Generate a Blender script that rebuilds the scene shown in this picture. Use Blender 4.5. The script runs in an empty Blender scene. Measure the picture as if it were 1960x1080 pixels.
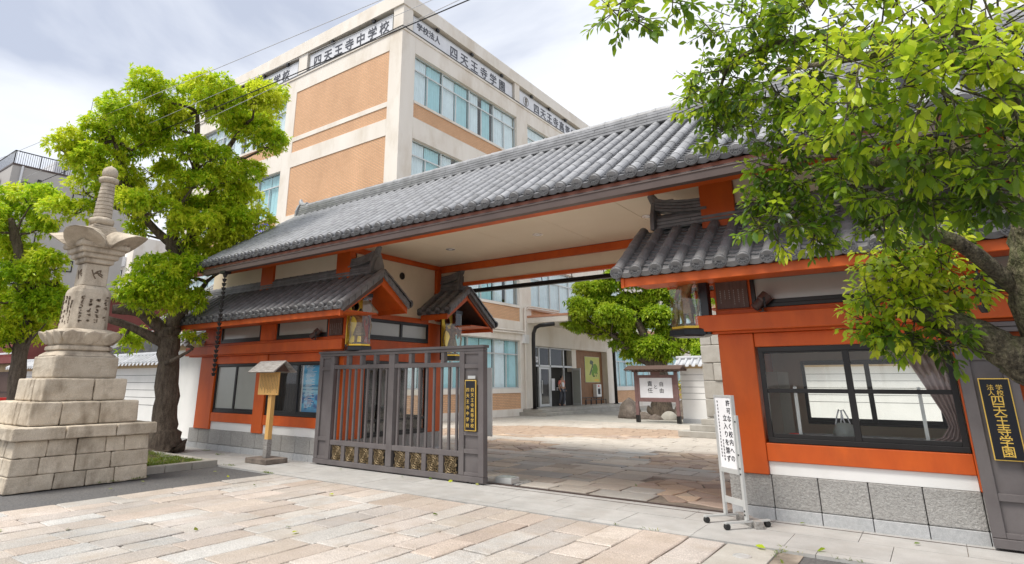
import bpy, math, random
import numpy as np
from mathutils import Vector, Matrix, Quaternion
random.seed(7)
RNG = np.random.default_rng(7)
SC = bpy.context.scene
COL = SC.collection
pi = math.pi

# ------------------------------------------------------------------ camera
cam_d = bpy.data.cameras.new('camera')
cam = bpy.data.objects.new('camera', cam_d)
COL.objects.link(cam)
SC.camera = cam
YAW, PITCH, ROLL = -0.64083, 0.26900, 0.0012
_f = Vector((math.sin(YAW)*math.cos(PITCH), math.cos(YAW)*math.cos(PITCH), math.sin(PITCH)))
_r = Vector((math.cos(YAW), -math.sin(YAW), 0))
_u = _r.cross(_f)
_R = _r*math.cos(ROLL)+_u*math.sin(ROLL)
_U = _u*math.cos(ROLL)-_r*math.sin(ROLL)
cam.matrix_world = Matrix(((_R.x, _U.x, -_f.x, 0), (_R.y, _U.y, -_f.y, 0), (_R.z, _U.z, -_f.z, 1.6), (0, 0, 0, 1)))
cam_d.sensor_width = 36
cam_d.lens = 36*1128.6/1960
cam_d.shift_x = (980-920.74)/1960
cam_d.shift_y = (420.53-540)/1960
cam_d.clip_start = 0.05
cam_d.clip_end = 2000

# ------------------------------------------------------------------ light
SUN_EL, SUN_AZ = math.radians(62), math.radians(206)     # azimuth clockwise from +Y
w = bpy.data.worlds.new('World')
SC.world = w
w.use_nodes = True
nt = w.node_tree
for n in list(nt.nodes): nt.nodes.remove(n)
def wn(t, **k):
    n = nt.nodes.new(t)
    for a, b in k.items(): setattr(n, a, b)
    return n
sky = wn('ShaderNodeTexSky', sky_type='NISHITA', sun_disc=False)
sky.sun_elevation = SUN_EL
sky.sun_rotation = SUN_AZ
bg1 = wn('ShaderNodeBackground'); bg1.inputs[1].default_value = 0.13
nt.links.new(sky.outputs[0], bg1.inputs[0])
tc = wn('ShaderNodeTexCoord')
mp = wn('ShaderNodeMapping'); mp.inputs['Scale'].default_value = (1.0, 1.0, 2.1); mp.inputs['Location'].default_value = (2.35, 0.7, 0.0)
nt.links.new(tc.outputs['Generated'], mp.inputs[0])
nz = wn('ShaderNodeTexNoise'); nz.inputs['Scale'].default_value = 1.55; nz.inputs['Detail'].default_value = 7; nz.inputs['Roughness'].default_value = 0.5
nz.inputs['Distortion'].default_value = 0.35
nt.links.new(mp.outputs[0], nz.inputs['Vector'])
rp = wn('ShaderNodeValToRGB')
e = rp.color_ramp.elements
e[0].position, e[0].color = 0.36, (0.46, 0.50, 0.60, 1)
e[1].position, e[1].color = 0.60, (0.90, 0.905, 0.925, 1)
m_ = e.new(0.46); m_.color = (0.76, 0.785, 0.84, 1)
nt.links.new(nz.outputs[0], rp.inputs[0])
bg2 = wn('ShaderNodeBackground'); bg2.inputs[1].default_value = 0.84
nt.links.new(rp.outputs[0], bg2.inputs[0])
mxs = wn('ShaderNodeMixShader'); mxs.inputs[0].default_value = 0.92
nt.links.new(bg1.outputs[0], mxs.inputs[1]); nt.links.new(bg2.outputs[0], mxs.inputs[2])
wo = wn('ShaderNodeOutputWorld'); nt.links.new(mxs.outputs[0], wo.inputs[0])

sl = bpy.data.lights.new('sun', 'SUN')
sl.energy = 2.6
sl.angle = math.radians(24)
sl.color = (1.0, 0.95, 0.87)
so = bpy.data.objects.new('sun', sl)
COL.objects.link(so)
_sd = Vector((math.sin(SUN_AZ)*math.cos(SUN_EL), math.cos(SUN_AZ)*math.cos(SUN_EL), math.sin(SUN_EL)))
so.rotation_euler = _sd.to_track_quat('Z', 'Y').to_euler()
so.location = (0, 0, 30)
SC.view_settings.view_transform = 'Standard'
SC.view_settings.look = 'None'
SC.view_settings.exposure = 0.66
SC.view_settings.gamma = 1
SC.view_settings.use_curve_mapping = False
SC.render.engine = 'CYCLES'
SC.cycles.max_bounces = 8
SC.cycles.transparent_max_bounces = 16
SC.cycles.use_denoising = True

# ------------------------------------------------------------------ materials
MATS = {}
def new_mat(name):
    m = bpy.data.materials.new(name); m.use_nodes = True
    t = m.node_tree
    for n in list(t.nodes): t.nodes.remove(n)
    MATS[name] = m
    return m, t
def link(t, a, b): t.links.new(a, b)
def node(t, ty, ins=None, **k):
    n = t.nodes.new(ty)
    for a, b in k.items(): setattr(n, a, b)
    if ins:
        for a, b in ins.items():
            if hasattr(b, 'is_output') or isinstance(b, bpy.types.NodeSocket): t.links.new(b, n.inputs[a])
            else: n.inputs[a].default_value = b
    return n
def c4(c): return (c[0], c[1], c[2], 1)
def mixc(t, fac, a, b, blend='MIX'):
    n = t.nodes.new('ShaderNodeMix'); n.data_type = 'RGBA'; n.blend_type = blend
    for i, v in ((0, fac), (6, a), (7, b)):
        if isinstance(v, bpy.types.NodeSocket): t.links.new(v, n.inputs[i])
        else: n.inputs[i].default_value = v if i == 0 else c4(v)
    return n.outputs[2]
def ramp(t, fac, stops):
    n = t.nodes.new('ShaderNodeValToRGB'); cr = n.color_ramp
    while len(cr.elements) < len(stops): cr.elements.new(0.5)
    for el, (p, c) in zip(cr.elements, stops): el.position = p; el.color = c4(c)
    if fac is not None: t.links.new(fac, n.inputs[0])
    return n.outputs[0]
def pos_noise(t, scale, detail=4, rough=0.55, stretch=(1, 1, 1), obj=False):
    src = t.nodes.new('ShaderNodeTexCoord').outputs['Object'] if obj else t.nodes.new('ShaderNodeNewGeometry').outputs['Position']
    mpn = node(t, 'ShaderNodeMapping', {'Vector': src, 'Scale': stretch})
    return node(t, 'ShaderNodeTexNoise', {'Vector': mpn.outputs[0], 'Scale': scale, 'Detail': detail, 'Roughness': rough}).outputs[0]
def finish(t, col, rough=0.6, bump=None, bstr=0.3, bdist=0.01, spec=0.5, metal=0.0, emis=None):
    p = node(t, 'ShaderNodeBsdfPrincipled', {'Roughness': rough, 'Metallic': metal, 'Specular IOR Level': spec})
    if isinstance(col, bpy.types.NodeSocket): link(t, col, p.inputs['Base Color'])
    else: p.inputs['Base Color'].default_value = c4(col)
    if bump is not None:
        b = node(t, 'ShaderNodeBump', {'Height': bump, 'Strength': bstr, 'Distance': bdist})
        link(t, b.outputs[0], p.inputs['Normal'])
    o = node(t, 'ShaderNodeOutputMaterial'); link(t, p.outputs[0], o.inputs[0])
    return p
def rough_mat(name, c1, c2, scale=6, rough=0.6, bstr=0.25, bscale=None, stretch=(1, 1, 1), rand=0.0, tint=None, spec=0.4, metal=0.0, dirt=None, dscale=0.7, fine=None, bdist=0.01, broad=None):
    """noise blend of two colours, per-object variation, broad dirt patches, fine speckle"""
    m, t = new_mat(name)
    nv = pos_noise(t, scale, 5, 0.6, stretch)
    nv2 = ramp(t, nv, [(0.3, (0, 0, 0)), (0.7, (1, 1, 1))])
    col = mixc(t, nv2, c1, c2)
    if rand or tint:
        oi = t.nodes.new('ShaderNodeObjectInfo').outputs['Random']
        if tint:
            k = len(tint)
            col = mixc(t, 0.72, col, ramp(t, oi, [(i/(k-1) if k > 1 else 0, c) for i, c in enumerate(tint)]))
            wn_ = node(t, 'ShaderNodeTexWhiteNoise', {'W': oi}, noise_dimensions='1D').outputs[0]
            oi = wn_
        rr = node(t, 'ShaderNodeMapRange', {'Value': oi, 'To Min': 1-rand, 'To Max': 1+rand}).outputs[0]
        col = mixc(t, 1.0, col, node(t, 'ShaderNodeCombineColor', {0: rr, 1: rr, 2: rr}).outputs[0], 'MULTIPLY')
    if fine:
        fn = pos_noise(t, fine[0], 2, 0.7)
        fr = ramp(t, fn, [(0.35, (1-fine[1],)*3), (0.65, (1+fine[1]*0.6,)*3)])
        col = mixc(t, 1.0, col, fr, 'MULTIPLY')
    if broad:
        bn_ = pos_noise(t, broad[0], 5, 0.6)
        br_ = ramp(t, bn_, [(0.34, (1-broad[1],)*3), (0.62, (1, 1, 1))])
        col = mixc(t, 1.0, col, br_, 'MULTIPLY')
    if dirt:
        dn = pos_noise(t, dscale, 6, 0.65, (1, 1, 0.45))
        dr = ramp(t, dn, [(0.48, (0, 0, 0)), (0.72, (1, 1, 1))])
        df = node(t, 'ShaderNodeMath', {0: dr, 1: dirt[1]}, operation='MULTIPLY').outputs[0]
        col = mixc(t, df, col, dirt[0])
    bn = pos_noise(t, bscale or scale*4, 4, 0.6, stretch)
    finish(t, col, rough, bn, bstr, bdist, spec, metal)
    return m
def flat_mat(name, c, rough=0.5, spec=0.5, metal=0.0, bstr=0.0):
    return rough_mat(name, tuple(x*0.93 for x in c), tuple(min(1, x*1.05) for x in c), 3.0, rough, bstr or 0.04, 60, spec=spec, metal=metal)
def glass_mat(name, tint=(0.9, 0.95, 0.95), refl=0.10, rough=0.02):
    m, t = new_mat(name)
    fr = node(t, 'ShaderNodeFresnel', {'IOR': 1.45}).outputs[0]
    f1 = node(t, 'ShaderNodeMath', {0: fr, 1: refl}, operation='ADD', use_clamp=True).outputs[0]
    ob = node(t, 'ShaderNodeMath', {0: 1.0, 1: t.nodes.new('ShaderNodeNewGeometry').outputs['Backfacing']}, operation='SUBTRACT').outputs[0]
    f2 = node(t, 'ShaderNodeMath', {0: f1, 1: ob}, operation='MULTIPLY').outputs[0]      # one reflection per pane, none on leaving the glass
    tr = node(t, 'ShaderNodeBsdfTransparent', {'Color': c4(tint)})
    nb = pos_noise(t, 1.3, 2)
    bm = node(t, 'ShaderNodeBump', {'Height': nb, 'Strength': 0.06, 'Distance': 0.02})
    gl = node(t, 'ShaderNodeBsdfGlossy', {'Color': (1, 1, 1, 1), 'Roughness': rough, 'Normal': bm.outputs[0]})
    mx = node(t, 'ShaderNodeMixShader', {0: f2, 1: tr.outputs[0], 2: gl.outputs[0]})
    o = node(t, 'ShaderNodeOutputMaterial'); link(t, mx.outputs[0], o.inputs[0])
    return m
def leaf_mat(name, stops, trans=0.35, rough=0.38):
    m, t = new_mat(name)
    at = node(t, 'ShaderNodeAttribute', attribute_name='tint').outputs['Fac']
    col = ramp(t, at, stops)
    p = node(t, 'ShaderNodeBsdfPrincipled', {'Base Color': col, 'Roughness': rough, 'Specular IOR Level': 0.45})
    tl = node(t, 'ShaderNodeBsdfTranslucent', {'Color': mixc(t, 0.35, col, (0.42, 0.55, 0.04))})
    mx = node(t, 'ShaderNodeMixShader', {0: trans, 1: p.outputs[0], 2: tl.outputs[0]})
    o = node(t, 'ShaderNodeOutputMaterial'); link(t, mx.outputs[0], o.inputs[0])
    return m

M = {}
M['orange'] = rough_mat('orange_lacquer', (0.50, 0.074, 0.006), (0.66, 0.118, 0.010), 2.2, 0.52, 0.10, 50, stretch=(1, 1, .35), rand=0.08, dirt=((0.28, 0.05, 0.012), 0.6), dscale=1.1, spec=0.45)
M['gate'] = rough_mat('gate_bronze_paint', (0.105, 0.092, 0.092), (0.15, 0.135, 0.135), 2.2, 0.48, 0.12, 90, rand=0.06, dirt=((0.20, 0.18, 0.17), 0.4), dscale=1.4)
M['brown'] = rough_mat('gutter_brown', (0.075, 0.052, 0.046), (0.105, 0.075, 0.066), 2, 0.45, 0.06, 50)
M['black'] = rough_mat('black_aluminium', (0.014, 0.013, 0.013), (0.022, 0.020, 0.020), 3, 0.35, 0.04, 60)
M['cream'] = rough_mat('cream_plaster', (0.76, 0.66, 0.50), (0.82, 0.72, 0.56), 1.2, 0.75, 0.08, 60, dirt=((0.50, 0.40, 0.28), 0.3))
M['ceiling'] = rough_mat('soffit_panel', (0.80, 0.69, 0.52), (0.86, 0.75, 0.58), 0.9, 0.55, 0.03, 50, rand=0.02)
M['white'] = rough_mat('white_plaster', (0.76, 0.76, 0.74), (0.83, 0.82, 0.80), 1.5, 0.75, 0.08, 50, dirt=((0.55, 0.54, 0.50), 0.28))
M['tile'] = rough_mat('smoked_roof_tile', (0.22, 0.224, 0.235), (0.36, 0.365, 0.38), 5, 0.42, 0.06, 45, rand=0.20, dirt=((0.14, 0.138, 0.13), 0.42), dscale=1.6, spec=0.55)
M['tiledark'] = rough_mat('weathered_roof_tile', (0.15, 0.15, 0.155), (0.25, 0.25, 0.255), 6, 0.5, 0.1, 50, rand=0.15, dirt=((0.08, 0.075, 0.068), 0.5), dscale=3)
M['granite'] = rough_mat('split_granite', (0.31, 0.30, 0.285), (0.46, 0.45, 0.43), 34, 0.8, 0.75, 42, rand=0.08, fine=(170, 0.28), dirt=((0.22, 0.20, 0.17), 0.4), bdist=0.03)
M['granite2'] = rough_mat('sawn_granite', (0.40, 0.41, 0.415), (0.50, 0.505, 0.51), 20, 0.7, 0.12, 80, rand=0.05, fine=(190, 0.22), dirt=((0.30, 0.28, 0.25), 0.3))
M['paver'] = rough_mat('worn_paving_granite', (0.43, 0.375, 0.33), (0.58, 0.52, 0.465), 7, 0.78, 0.6, 30, rand=0.12, fine=(80, 0.34),
    tint=[(0.54, 0.455, 0.385), (0.52, 0.50, 0.475), (0.57, 0.505, 0.43), (0.49, 0.50, 0.49), (0.57, 0.54, 0.50), (0.52, 0.42, 0.35), (0.55, 0.48, 0.41), (0.50, 0.47, 0.445), (0.54, 0.445, 0.375), (0.55, 0.50, 0.45)], dirt=((0.36, 0.30, 0.24), 0.65), dscale=2.6, broad=(0.55, 0.26))
M['paver2'] = rough_mat('courtyard_paving', (0.46, 0.42, 0.37), (0.60, 0.55, 0.48), 5, 0.75, 0.4, 30, rand=0.16, fine=(110, 0.2),
    tint=[(0.54, 0.45, 0.36), (0.50, 0.48, 0.45), (0.62, 0.54, 0.43), (0.45, 0.47, 0.47), (0.60, 0.55, 0.48), (0.49, 0.40, 0.33)], dirt=((0.26, 0.22, 0.17), 0.5), dscale=2, broad=(0.5, 0.2))
M['crazy'] = rough_mat('red_brown_flagstone', (0.40, 0.31, 0.24), (0.52, 0.42, 0.33), 5, 0.75, 0.4, 30, rand=0.2, fine=(110, 0.2),
    tint=[(0.40, 0.28, 0.20), (0.56, 0.42, 0.29), (0.44, 0.35, 0.29), (0.36, 0.26, 0.21), (0.60, 0.50, 0.38)], dirt=((0.2, 0.15, 0.11), 0.4), dscale=2)
M['joint'] = rough_mat('paving_joint', (0.17, 0.14, 0.11), (0.27, 0.23, 0.19), 9, 0.9, 0.5, 60)
M['jointlight'] = rough_mat('paving_mortar', (0.10, 0.085, 0.065), (0.34, 0.29, 0.24), 3.5, 0.9, 0.5, 60)
M['slab'] = rough_mat('grey_granite_slab', (0.42, 0.415, 0.40), (0.52, 0.515, 0.50), 3, 0.7, 0.15, 60, rand=0.05, fine=(160, 0.14), dirt=((0.31, 0.29, 0.26), 0.5), dscale=1.4, broad=(0.6, 0.18))
M['asphalt'] = rough_mat('asphalt', (0.085, 0.084, 0.086), (0.18, 0.175, 0.172), 45, 0.9, 0.8, 130, fine=(230, 0.45), dirt=((0.17, 0.155, 0.14), 0.45), dscale=0.9)
M['concrete'] = rough_mat('concrete', (0.36, 0.34, 0.30), (0.47, 0.45, 0.41), 3, 0.85, 0.3, 60, rand=0.05, fine=(140, 0.15), dirt=((0.24, 0.22, 0.18), 0.5))
M['stone'] = rough_mat('weathered_sandstone', (0.455, 0.385, 0.295), (0.62, 0.545, 0.44), 4, 0.85, 0.55, 38, rand=0.16, fine=(120, 0.22), dirt=((0.16, 0.12, 0.08), 0.85), dscale=2.4)
M['stone2'] = rough_mat('weathered_tower_stone', (0.445, 0.375, 0.29), (0.60, 0.525, 0.42), 5, 0.85, 0.5, 42, fine=(130, 0.22), dirt=((0.15, 0.12, 0.09), 0.9), dscale=2.3)
M['disc'] = rough_mat('eave_disc_tile', (0.075, 0.075, 0.078), (0.13, 0.13, 0.135), 8, 0.55, 0.2, 50, rand=0.2)
M['pantile'] = rough_mat('pan_tile', (0.13, 0.133, 0.142), (0.22, 0.224, 0.236), 5, 0.45, 0.06, 45, dirt=((0.10, 0.098, 0.09), 0.4), dscale=1.6)
M['fillet'] = flat_mat('brown_red_paint', (0.20, 0.055, 0.025), 0.5)
M['carved'] = flat_mat('carved_shadow_stone', (0.16, 0.12, 0.085), 0.9)
M['bark'] = rough_mat('tree_bark', (0.075, 0.056, 0.042), (0.21, 0.165, 0.125), 9, 0.9, 1.0, 16, stretch=(1.6, 1.6, 0.45), fine=(60, 0.3), bdist=0.05)
M['bark2'] = rough_mat('mossy_bark', (0.055, 0.042, 0.03), (0.30, 0.26, 0.17), 20, 0.9, 1.0, 26, stretch=(1.4, 1.4, .7), fine=(60, 0.45), dirt=((0.15, 0.19, 0.06), 0.75), dscale=7, bdist=0.10)
M['gold'] = rough_mat('gold_leaf', (0.72, 0.44, 0.05), (0.88, 0.60, 0.10), 4, 0.32, 0.1, 60, metal=0.75)
M['goldpaint'] = flat_mat('gold_lettering', (0.75, 0.50, 0.10), 0.4, metal=0.3)
M['bronze'] = rough_mat('antique_bronze', (0.20, 0.145, 0.08), (0.36, 0.275, 0.16), 25, 0.45, 0.3, 60, metal=0.5)
M['statue'] = rough_mat('statue_wood', (0.16, 0.085, 0.04), (0.36, 0.22, 0.10), 14, 0.45, 0.4, 40, metal=0.25)
M['glass'] = glass_mat('window_glass', (0.975, 0.985, 0.98), 0.015)
M['caseglass'] = glass_mat('display_glass', (0.97, 0.99, 0.98), 0.03)
M['blueglass'] = glass_mat('school_glass', (0.95, 0.985, 0.99), 0.03)
M['frosted'] = rough_mat('frosted_glass', (0.37, 0.385, 0.35), (0.45, 0.46, 0.425), 0.8, 0.16, 0.03, 40, spec=0.7)
M['alu'] = flat_mat('aluminium', (0.60, 0.61, 0.60), 0.35, metal=0.4)
M['wood'] = rough_mat('new_timber', (0.64, 0.35, 0.10), (0.78, 0.47, 0.17), 6, 0.6, 0.15, 40, stretch=(6, 6, 0.5))
M['greywood'] = rough_mat('weathered_timber', (0.20, 0.18, 0.165), (0.42, 0.41, 0.39), 9, 0.8, 0.4, 40, stretch=(1, 4, 4), dirt=((0.10, 0.09, 0.085), 0.5), dscale=3)
M['darkwood'] = rough_mat('dark_timber', (0.075, 0.045, 0.035), (0.13, 0.08, 0.065), 7, 0.5, 0.2, 40, stretch=(4, 4, 0.6))
M['plum'] = rough_mat('plum_painted_wood', (0.15, 0.085, 0.08), (0.21, 0.125, 0.12), 5, 0.55, 0.12, 40)
M['paint_black'] = flat_mat('black_board', (0.008, 0.009, 0.014), 0.3)
M['ink'] = flat_mat('ink', (0.018, 0.018, 0.022), 0.6)
M['grey_letter'] = flat_mat('grey_sign_letter', (0.085, 0.09, 0.11), 0.5)
M['paper'] = flat_mat('white_sheet', (0.80, 0.80, 0.82), 0.5)
M['signwhite'] = flat_mat('sign_panel_white', (0.72, 0.73, 0.76), 0.45)
M['curtain'] = flat_mat('curtain_white', (0.80, 0.85, 0.87), 0.85)
M['curtain_aqua'] = flat_mat('curtain_aqua', (0.46, 0.70, 0.73), 0.85)
M['curtain_dark'] = flat_mat('curtain_black', (0.028, 0.026, 0.025), 0.9)
M['curtain_pink'] = flat_mat('curtain_rose', (0.42, 0.31, 0.29), 0.9)
M['room'] = flat_mat('room_wall', (0.45, 0.41, 0.34), 0.9)
M['roomdark'] = flat_mat('unlit_room_tone', (0.045, 0.042, 0.038), 0.9)  # near-black tone that paints in the dimness of unlit rooms
M['terracotta'] = flat_mat('canopy_edge', (0.55, 0.27, 0.17), 0.6)
M['red'] = flat_mat('red_paint', (0.62, 0.02, 0.012), 0.4)
M['maroon'] = rough_mat('maroon_siding', (0.17, 0.045, 0.04), (0.22, 0.062, 0.055), 2, 0.6, 0.1, 40)
M['ochre'] = rough_mat('ochre_wall', (0.50, 0.36, 0.20), (0.60, 0.45, 0.27), 2, 0.8, 0.1, 40)
M['greywall'] = rough_mat('grey_rendered_wall', (0.44, 0.42, 0.40), (0.50, 0.48, 0.455), 0.3, 0.85, 0.1, 12, dirt=((0.28, 0.27, 0.25), 0.3), dscale=0.12)
M['brownwall'] = rough_mat('brown_tile_wall', (0.22, 0.11, 0.055), (0.29, 0.15, 0.075), 4, 0.6, 0.1, 40)
M['rock'] = rough_mat('garden_rock', (0.12, 0.095, 0.08), (0.27, 0.225, 0.19), 5, 0.85, 0.8, 14, dirt=((0.09, 0.08, 0.06), 0.5), dscale=3, bdist=0.05)
M['soil'] = rough_mat('soil', (0.075, 0.06, 0.035), (0.15, 0.125, 0.07), 12, 0.95, 0.7, 50)
M['blue'] = flat_mat('banner_blue', (0.045, 0.035, 0.42), 0.6)
M['wire'] = flat_mat('cable_black', (0.015, 0.015, 0.018), 0.6)
M['wirewhite'] = flat_mat('cable_pale', (0.55, 0.56, 0.57), 0.6)
M['skin'] = flat_mat('skin', (0.48, 0.29, 0.20), 0.6)
M['hair'] = flat_mat('hair', (0.012, 0.010, 0.010), 0.5)
M['rubber'] = flat_mat('rubber', (0.02, 0.02, 0.02), 0.7)
M['lampglow'] = flat_mat('lamp_reflector', (0.80, 0.80, 0.78), 0.25, metal=0.5)
M['schoolwall'] = rough_mat('school_render', (0.75, 0.69, 0.61), (0.83, 0.78, 0.71), 0.7, 0.8, 0.08, 30, stretch=(1, 1, 0.18), dirt=((0.47, 0.37, 0.25), 0.42), dscale=0.9)
M['leafgreen'] = leaf_mat('pruned_tree_leaf', [(0.0, (0.045, 0.13, 0.008)), (0.25, (0.15, 0.34, 0.014)), (0.55, (0.40, 0.62, 0.022)), (0.85, (0.62, 0.78, 0.035)), (1.0, (0.76, 0.80, 0.05))], 0.50)
M['leafcourt'] = leaf_mat('courtyard_tree_leaf', [(0.0, (0.04, 0.09, 0.010)), (0.3, (0.13, 0.28, 0.018)), (0.65, (0.35, 0.52, 0.025)), (1.0, (0.55, 0.65, 0.05))], 0.45)
M['leafnear'] = leaf_mat('camphor_leaf', [(0.0, (0.025, 0.065, 0.018)), (0.34, (0.10, 0.22, 0.022)), (0.58, (0.38, 0.54, 0.024)), (1.0, (0.76, 0.80, 0.06))], 0.48, 0.33)
M['grass'] = leaf_mat('grass_blade', [(0.0, (0.05, 0.10, 0.015)), (0.6, (0.13, 0.21, 0.025)), (1.0, (0.32, 0.30, 0.06))], 0.25)
M['yellowleaf'] = leaf_mat('golden_shrub_leaf', [(0.0, (0.06, 0.10, 0.01)), (0.5, (0.40, 0.38, 0.03)), (1.0, (0.62, 0.52, 0.05))], 0.3)
def brick_mat():
    m, t = new_mat('school_brick')
    g = t.nodes.new('ShaderNodeNewGeometry').outputs['Position']
    s = node(t, 'ShaderNodeSeparateXYZ', {0: g})
    u = node(t, 'ShaderNodeMath', {0: s.outputs[0], 1: s.outputs[1]}, operation='ADD').outputs[0]
    v = node(t, 'ShaderNodeCombineXYZ', {0: u, 1: s.outputs[2]})
    b = node(t, 'ShaderNodeTexBrick', {'Vector': v.outputs[0], 'Color1': (0.76, 0.45, 0.25, 1), 'Color2': (0.70, 0.40, 0.215, 1), 'Mortar': (0.46, 0.30, 0.20, 1),
        'Scale': 1.0, 'Mortar Size': 0.011, 'Mortar Smooth': 0.2, 'Brick Width': 0.235, 'Row Height': 0.075})
    n1 = pos_noise(t, 0.8, 5, 0.6, (1, 1, 0.4))
    col = mixc(t, 1.0, b.outputs[0], ramp(t, n1, [(0.3, (0.90, 0.89, 0.88)), (0.7, (1.06, 1.06, 1.06))]), 'MULTIPLY')
    inv = node(t, 'ShaderNodeMath', {0: 1.0, 1: b.outputs[1]}, operation='SUBTRACT').outputs[0]
    finish(t, col, 0.75, inv, 0.6, 0.012)
    return m
M['brick'] = brick_mat()

# ------------------------------------------------------------------ mesh helpers
ORG = {}
class MB:
    def __init__(s): s.v = []; s.f = []; s.mi = []; s.mats = []; s.cur = 0
    def mat(s, m):
        m = M[m] if isinstance(m, str) else m
        if m not in s.mats: s.mats.append(m)
        s.cur = s.mats.index(m); return s
    def add(s, vs, fs):
        b = len(s.v); s.v += [tuple(p) for p in vs]
        for f in fs: s.f.append([i+b for i in f]); s.mi.append(s.cur)
        return s
    def box(s, x0, y0, z0, x1, y1, z1):
        if x1 < x0: x0, x1 = x1, x0
        if y1 < y0: y0, y1 = y1, y0
        if z1 < z0: z0, z1 = z1, z0
        return s.add([(x0, y0, z0), (x1, y0, z0), (x1, y1, z0), (x0, y1, z0), (x0, y0, z1), (x1, y0, z1), (x1, y1, z1), (x0, y1, z1)],
                     [(3, 2, 1, 0), (4, 5, 6, 7), (0, 1, 5, 4), (1, 2, 6, 5), (2, 3, 7, 6), (3, 0, 4, 7)])
    def prism(s, poly, off):
        n = len(poly); o = Vector(off); p = [Vector(q) for q in poly]
        return s.add(p+[q+o for q in p], [tuple(range(n-1, -1, -1)), tuple(range(n, 2*n))]+[(i, (i+1) % n, n+(i+1) % n, n+i) for i in range(n)])
    def rings(s, rings, cap=True, closed=True):
        n = len(rings[0]); vs = [p for r in rings for p in r]; fs = []
        for k in range(len(rings)-1):
            for i in range(n if closed else n-1):
                j = (i+1) % n
                fs.append((k*n+i, k*n+j, (k+1)*n+j, (k+1)*n+i))
        if cap:
            fs.append(tuple(range(n-1, -1, -1))); fs.append(tuple((len(rings)-1)*n+i for i in range(n)))
        return s.add(vs, fs)
    def lathe(s, c, prof, n=16, sq=0, rot=0.0):
        """profile (r,z); sq>0 gives 4-sided rings with chamfered corners"""
        rs = []
        for r, z in prof:
            if sq: pts = [(r, -r*sq), (r, r*sq), (r*sq, r), (-r*sq, r), (-r, r*sq), (-r, -r*sq), (-r*sq, -r), (r*sq, -r)]
            else: pts = [(r*math.cos(rot+2*pi*i/n), r*math.sin(rot+2*pi*i/n)) for i in range(n)]
            rs.append([(c[0]+a, c[1]+b, c[2]+z) for a, b in pts])
        return s.rings(rs)
    def tube(s, pts, rad, n=8, cap=True, wob=0.0):
        pts = [Vector(p) for p in pts]; rs = []
        if not hasattr(rad, '__len__'): rad = [rad]*len(pts)
        up = None
        for i, p in enumerate(pts):
            d = (pts[min(i+1, len(pts)-1)]-pts[max(i-1, 0)]).normalized()
            if up is None: up = Vector((0, 0, 1)) if abs(d.z) < 0.9 else Vector((1, 0, 0))
            a = d.cross(up).normalized(); up = a.cross(d).normalized()
            rs.append([p+(a*math.cos(2*pi*k/n)+up*math.sin(2*pi*k/n))*rad[i]*(1+(random.uniform(-wob, wob) if wob else 0)) for k in range(n)])
        return s.rings(rs, cap)
    def write(s, text, org, right, up, size, gap=1.12, vertical=True, thick=0.004):
        """lettering: one glyph after another down a column (or along a row); org is the centre of the first glyph"""
        right = Vector(right).normalized(); up = Vector(up).normalized(); nrm = right.cross(up); p = Vector(org)
        for ch in text:
            if ch != ' ':
                vs, fs = glyph(ch)
                s.add([p+right*(x*size)+up*(y*size)+nrm*(z*thick) for x, y, z in vs], fs)
            p = p-up*(size*gap) if vertical else p+right*(size*gap)
        return s
    def mesh(s, name, off=(0, 0, 0), smooth=False):
        me = bpy.data.meshes.new(name); o = off
        me.from_pydata([(a-o[0], b-o[1], c-o[2]) for a, b, c in s.v], [], s.f)
        for m in s.mats: me.materials.append(m)
        if len(s.mats) > 1: me.polygons.foreach_set('material_index', s.mi)
        if smooth: me.polygons.foreach_set('use_smooth', [True]*len(s.f))
        me.update(); return me
    def build(s, name, parent=None, smooth=False, bevel=0.0, label=None, seg=2, auto=False):
        off = ORG.get(parent.name, (0, 0, 0)) if parent else (0, 0, 0)
        me = s.mesh(name, off, smooth)
        if auto: me.set_sharp_from_angle(angle=math.radians(38))
        o = bpy.data.objects.new(name, me); COL.objects.link(o)
        if parent: o.parent = parent; ORG[o.name] = off
        else: ORG[o.name] = (0, 0, 0)
        if label: o['label'] = label
        if bevel:
            b = o.modifiers.new('bevel', 'BEVEL'); b.width = bevel; b.segments = seg; b.limit_method = 'ANGLE'; b.angle_limit = math.radians(40)
        return o
GL = {}
def glyph(ch):
    if ch not in GL:
        cu = bpy.data.curves.new('glyph', 'FONT'); cu.body = ch; cu.offset = 0.005; cu.resolution_u = 3
        cu.align_x = 'CENTER'; cu.fill_mode = 'BOTH'; cu.extrude = 0.5
        o = bpy.data.objects.new('glyph', cu); COL.objects.link(o)
        dg = bpy.context.evaluated_depsgraph_get()
        me = bpy.data.meshes.new_from_object(o.evaluated_get(dg))
        vs = [(v.co.x, v.co.y-0.38, v.co.z) for v in me.vertices]; fs = [tuple(p.vertices) for p in me.polygons]
        bpy.data.objects.remove(o); bpy.data.curves.remove(cu); bpy.data.meshes.remove(me)
        GL[ch] = (vs, fs)
    return GL[ch]
for _c in set('四天王寺学園法人校高等中許可なく内へのを立入り禁ず自由と責任長来者'): glyph(_c)

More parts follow.
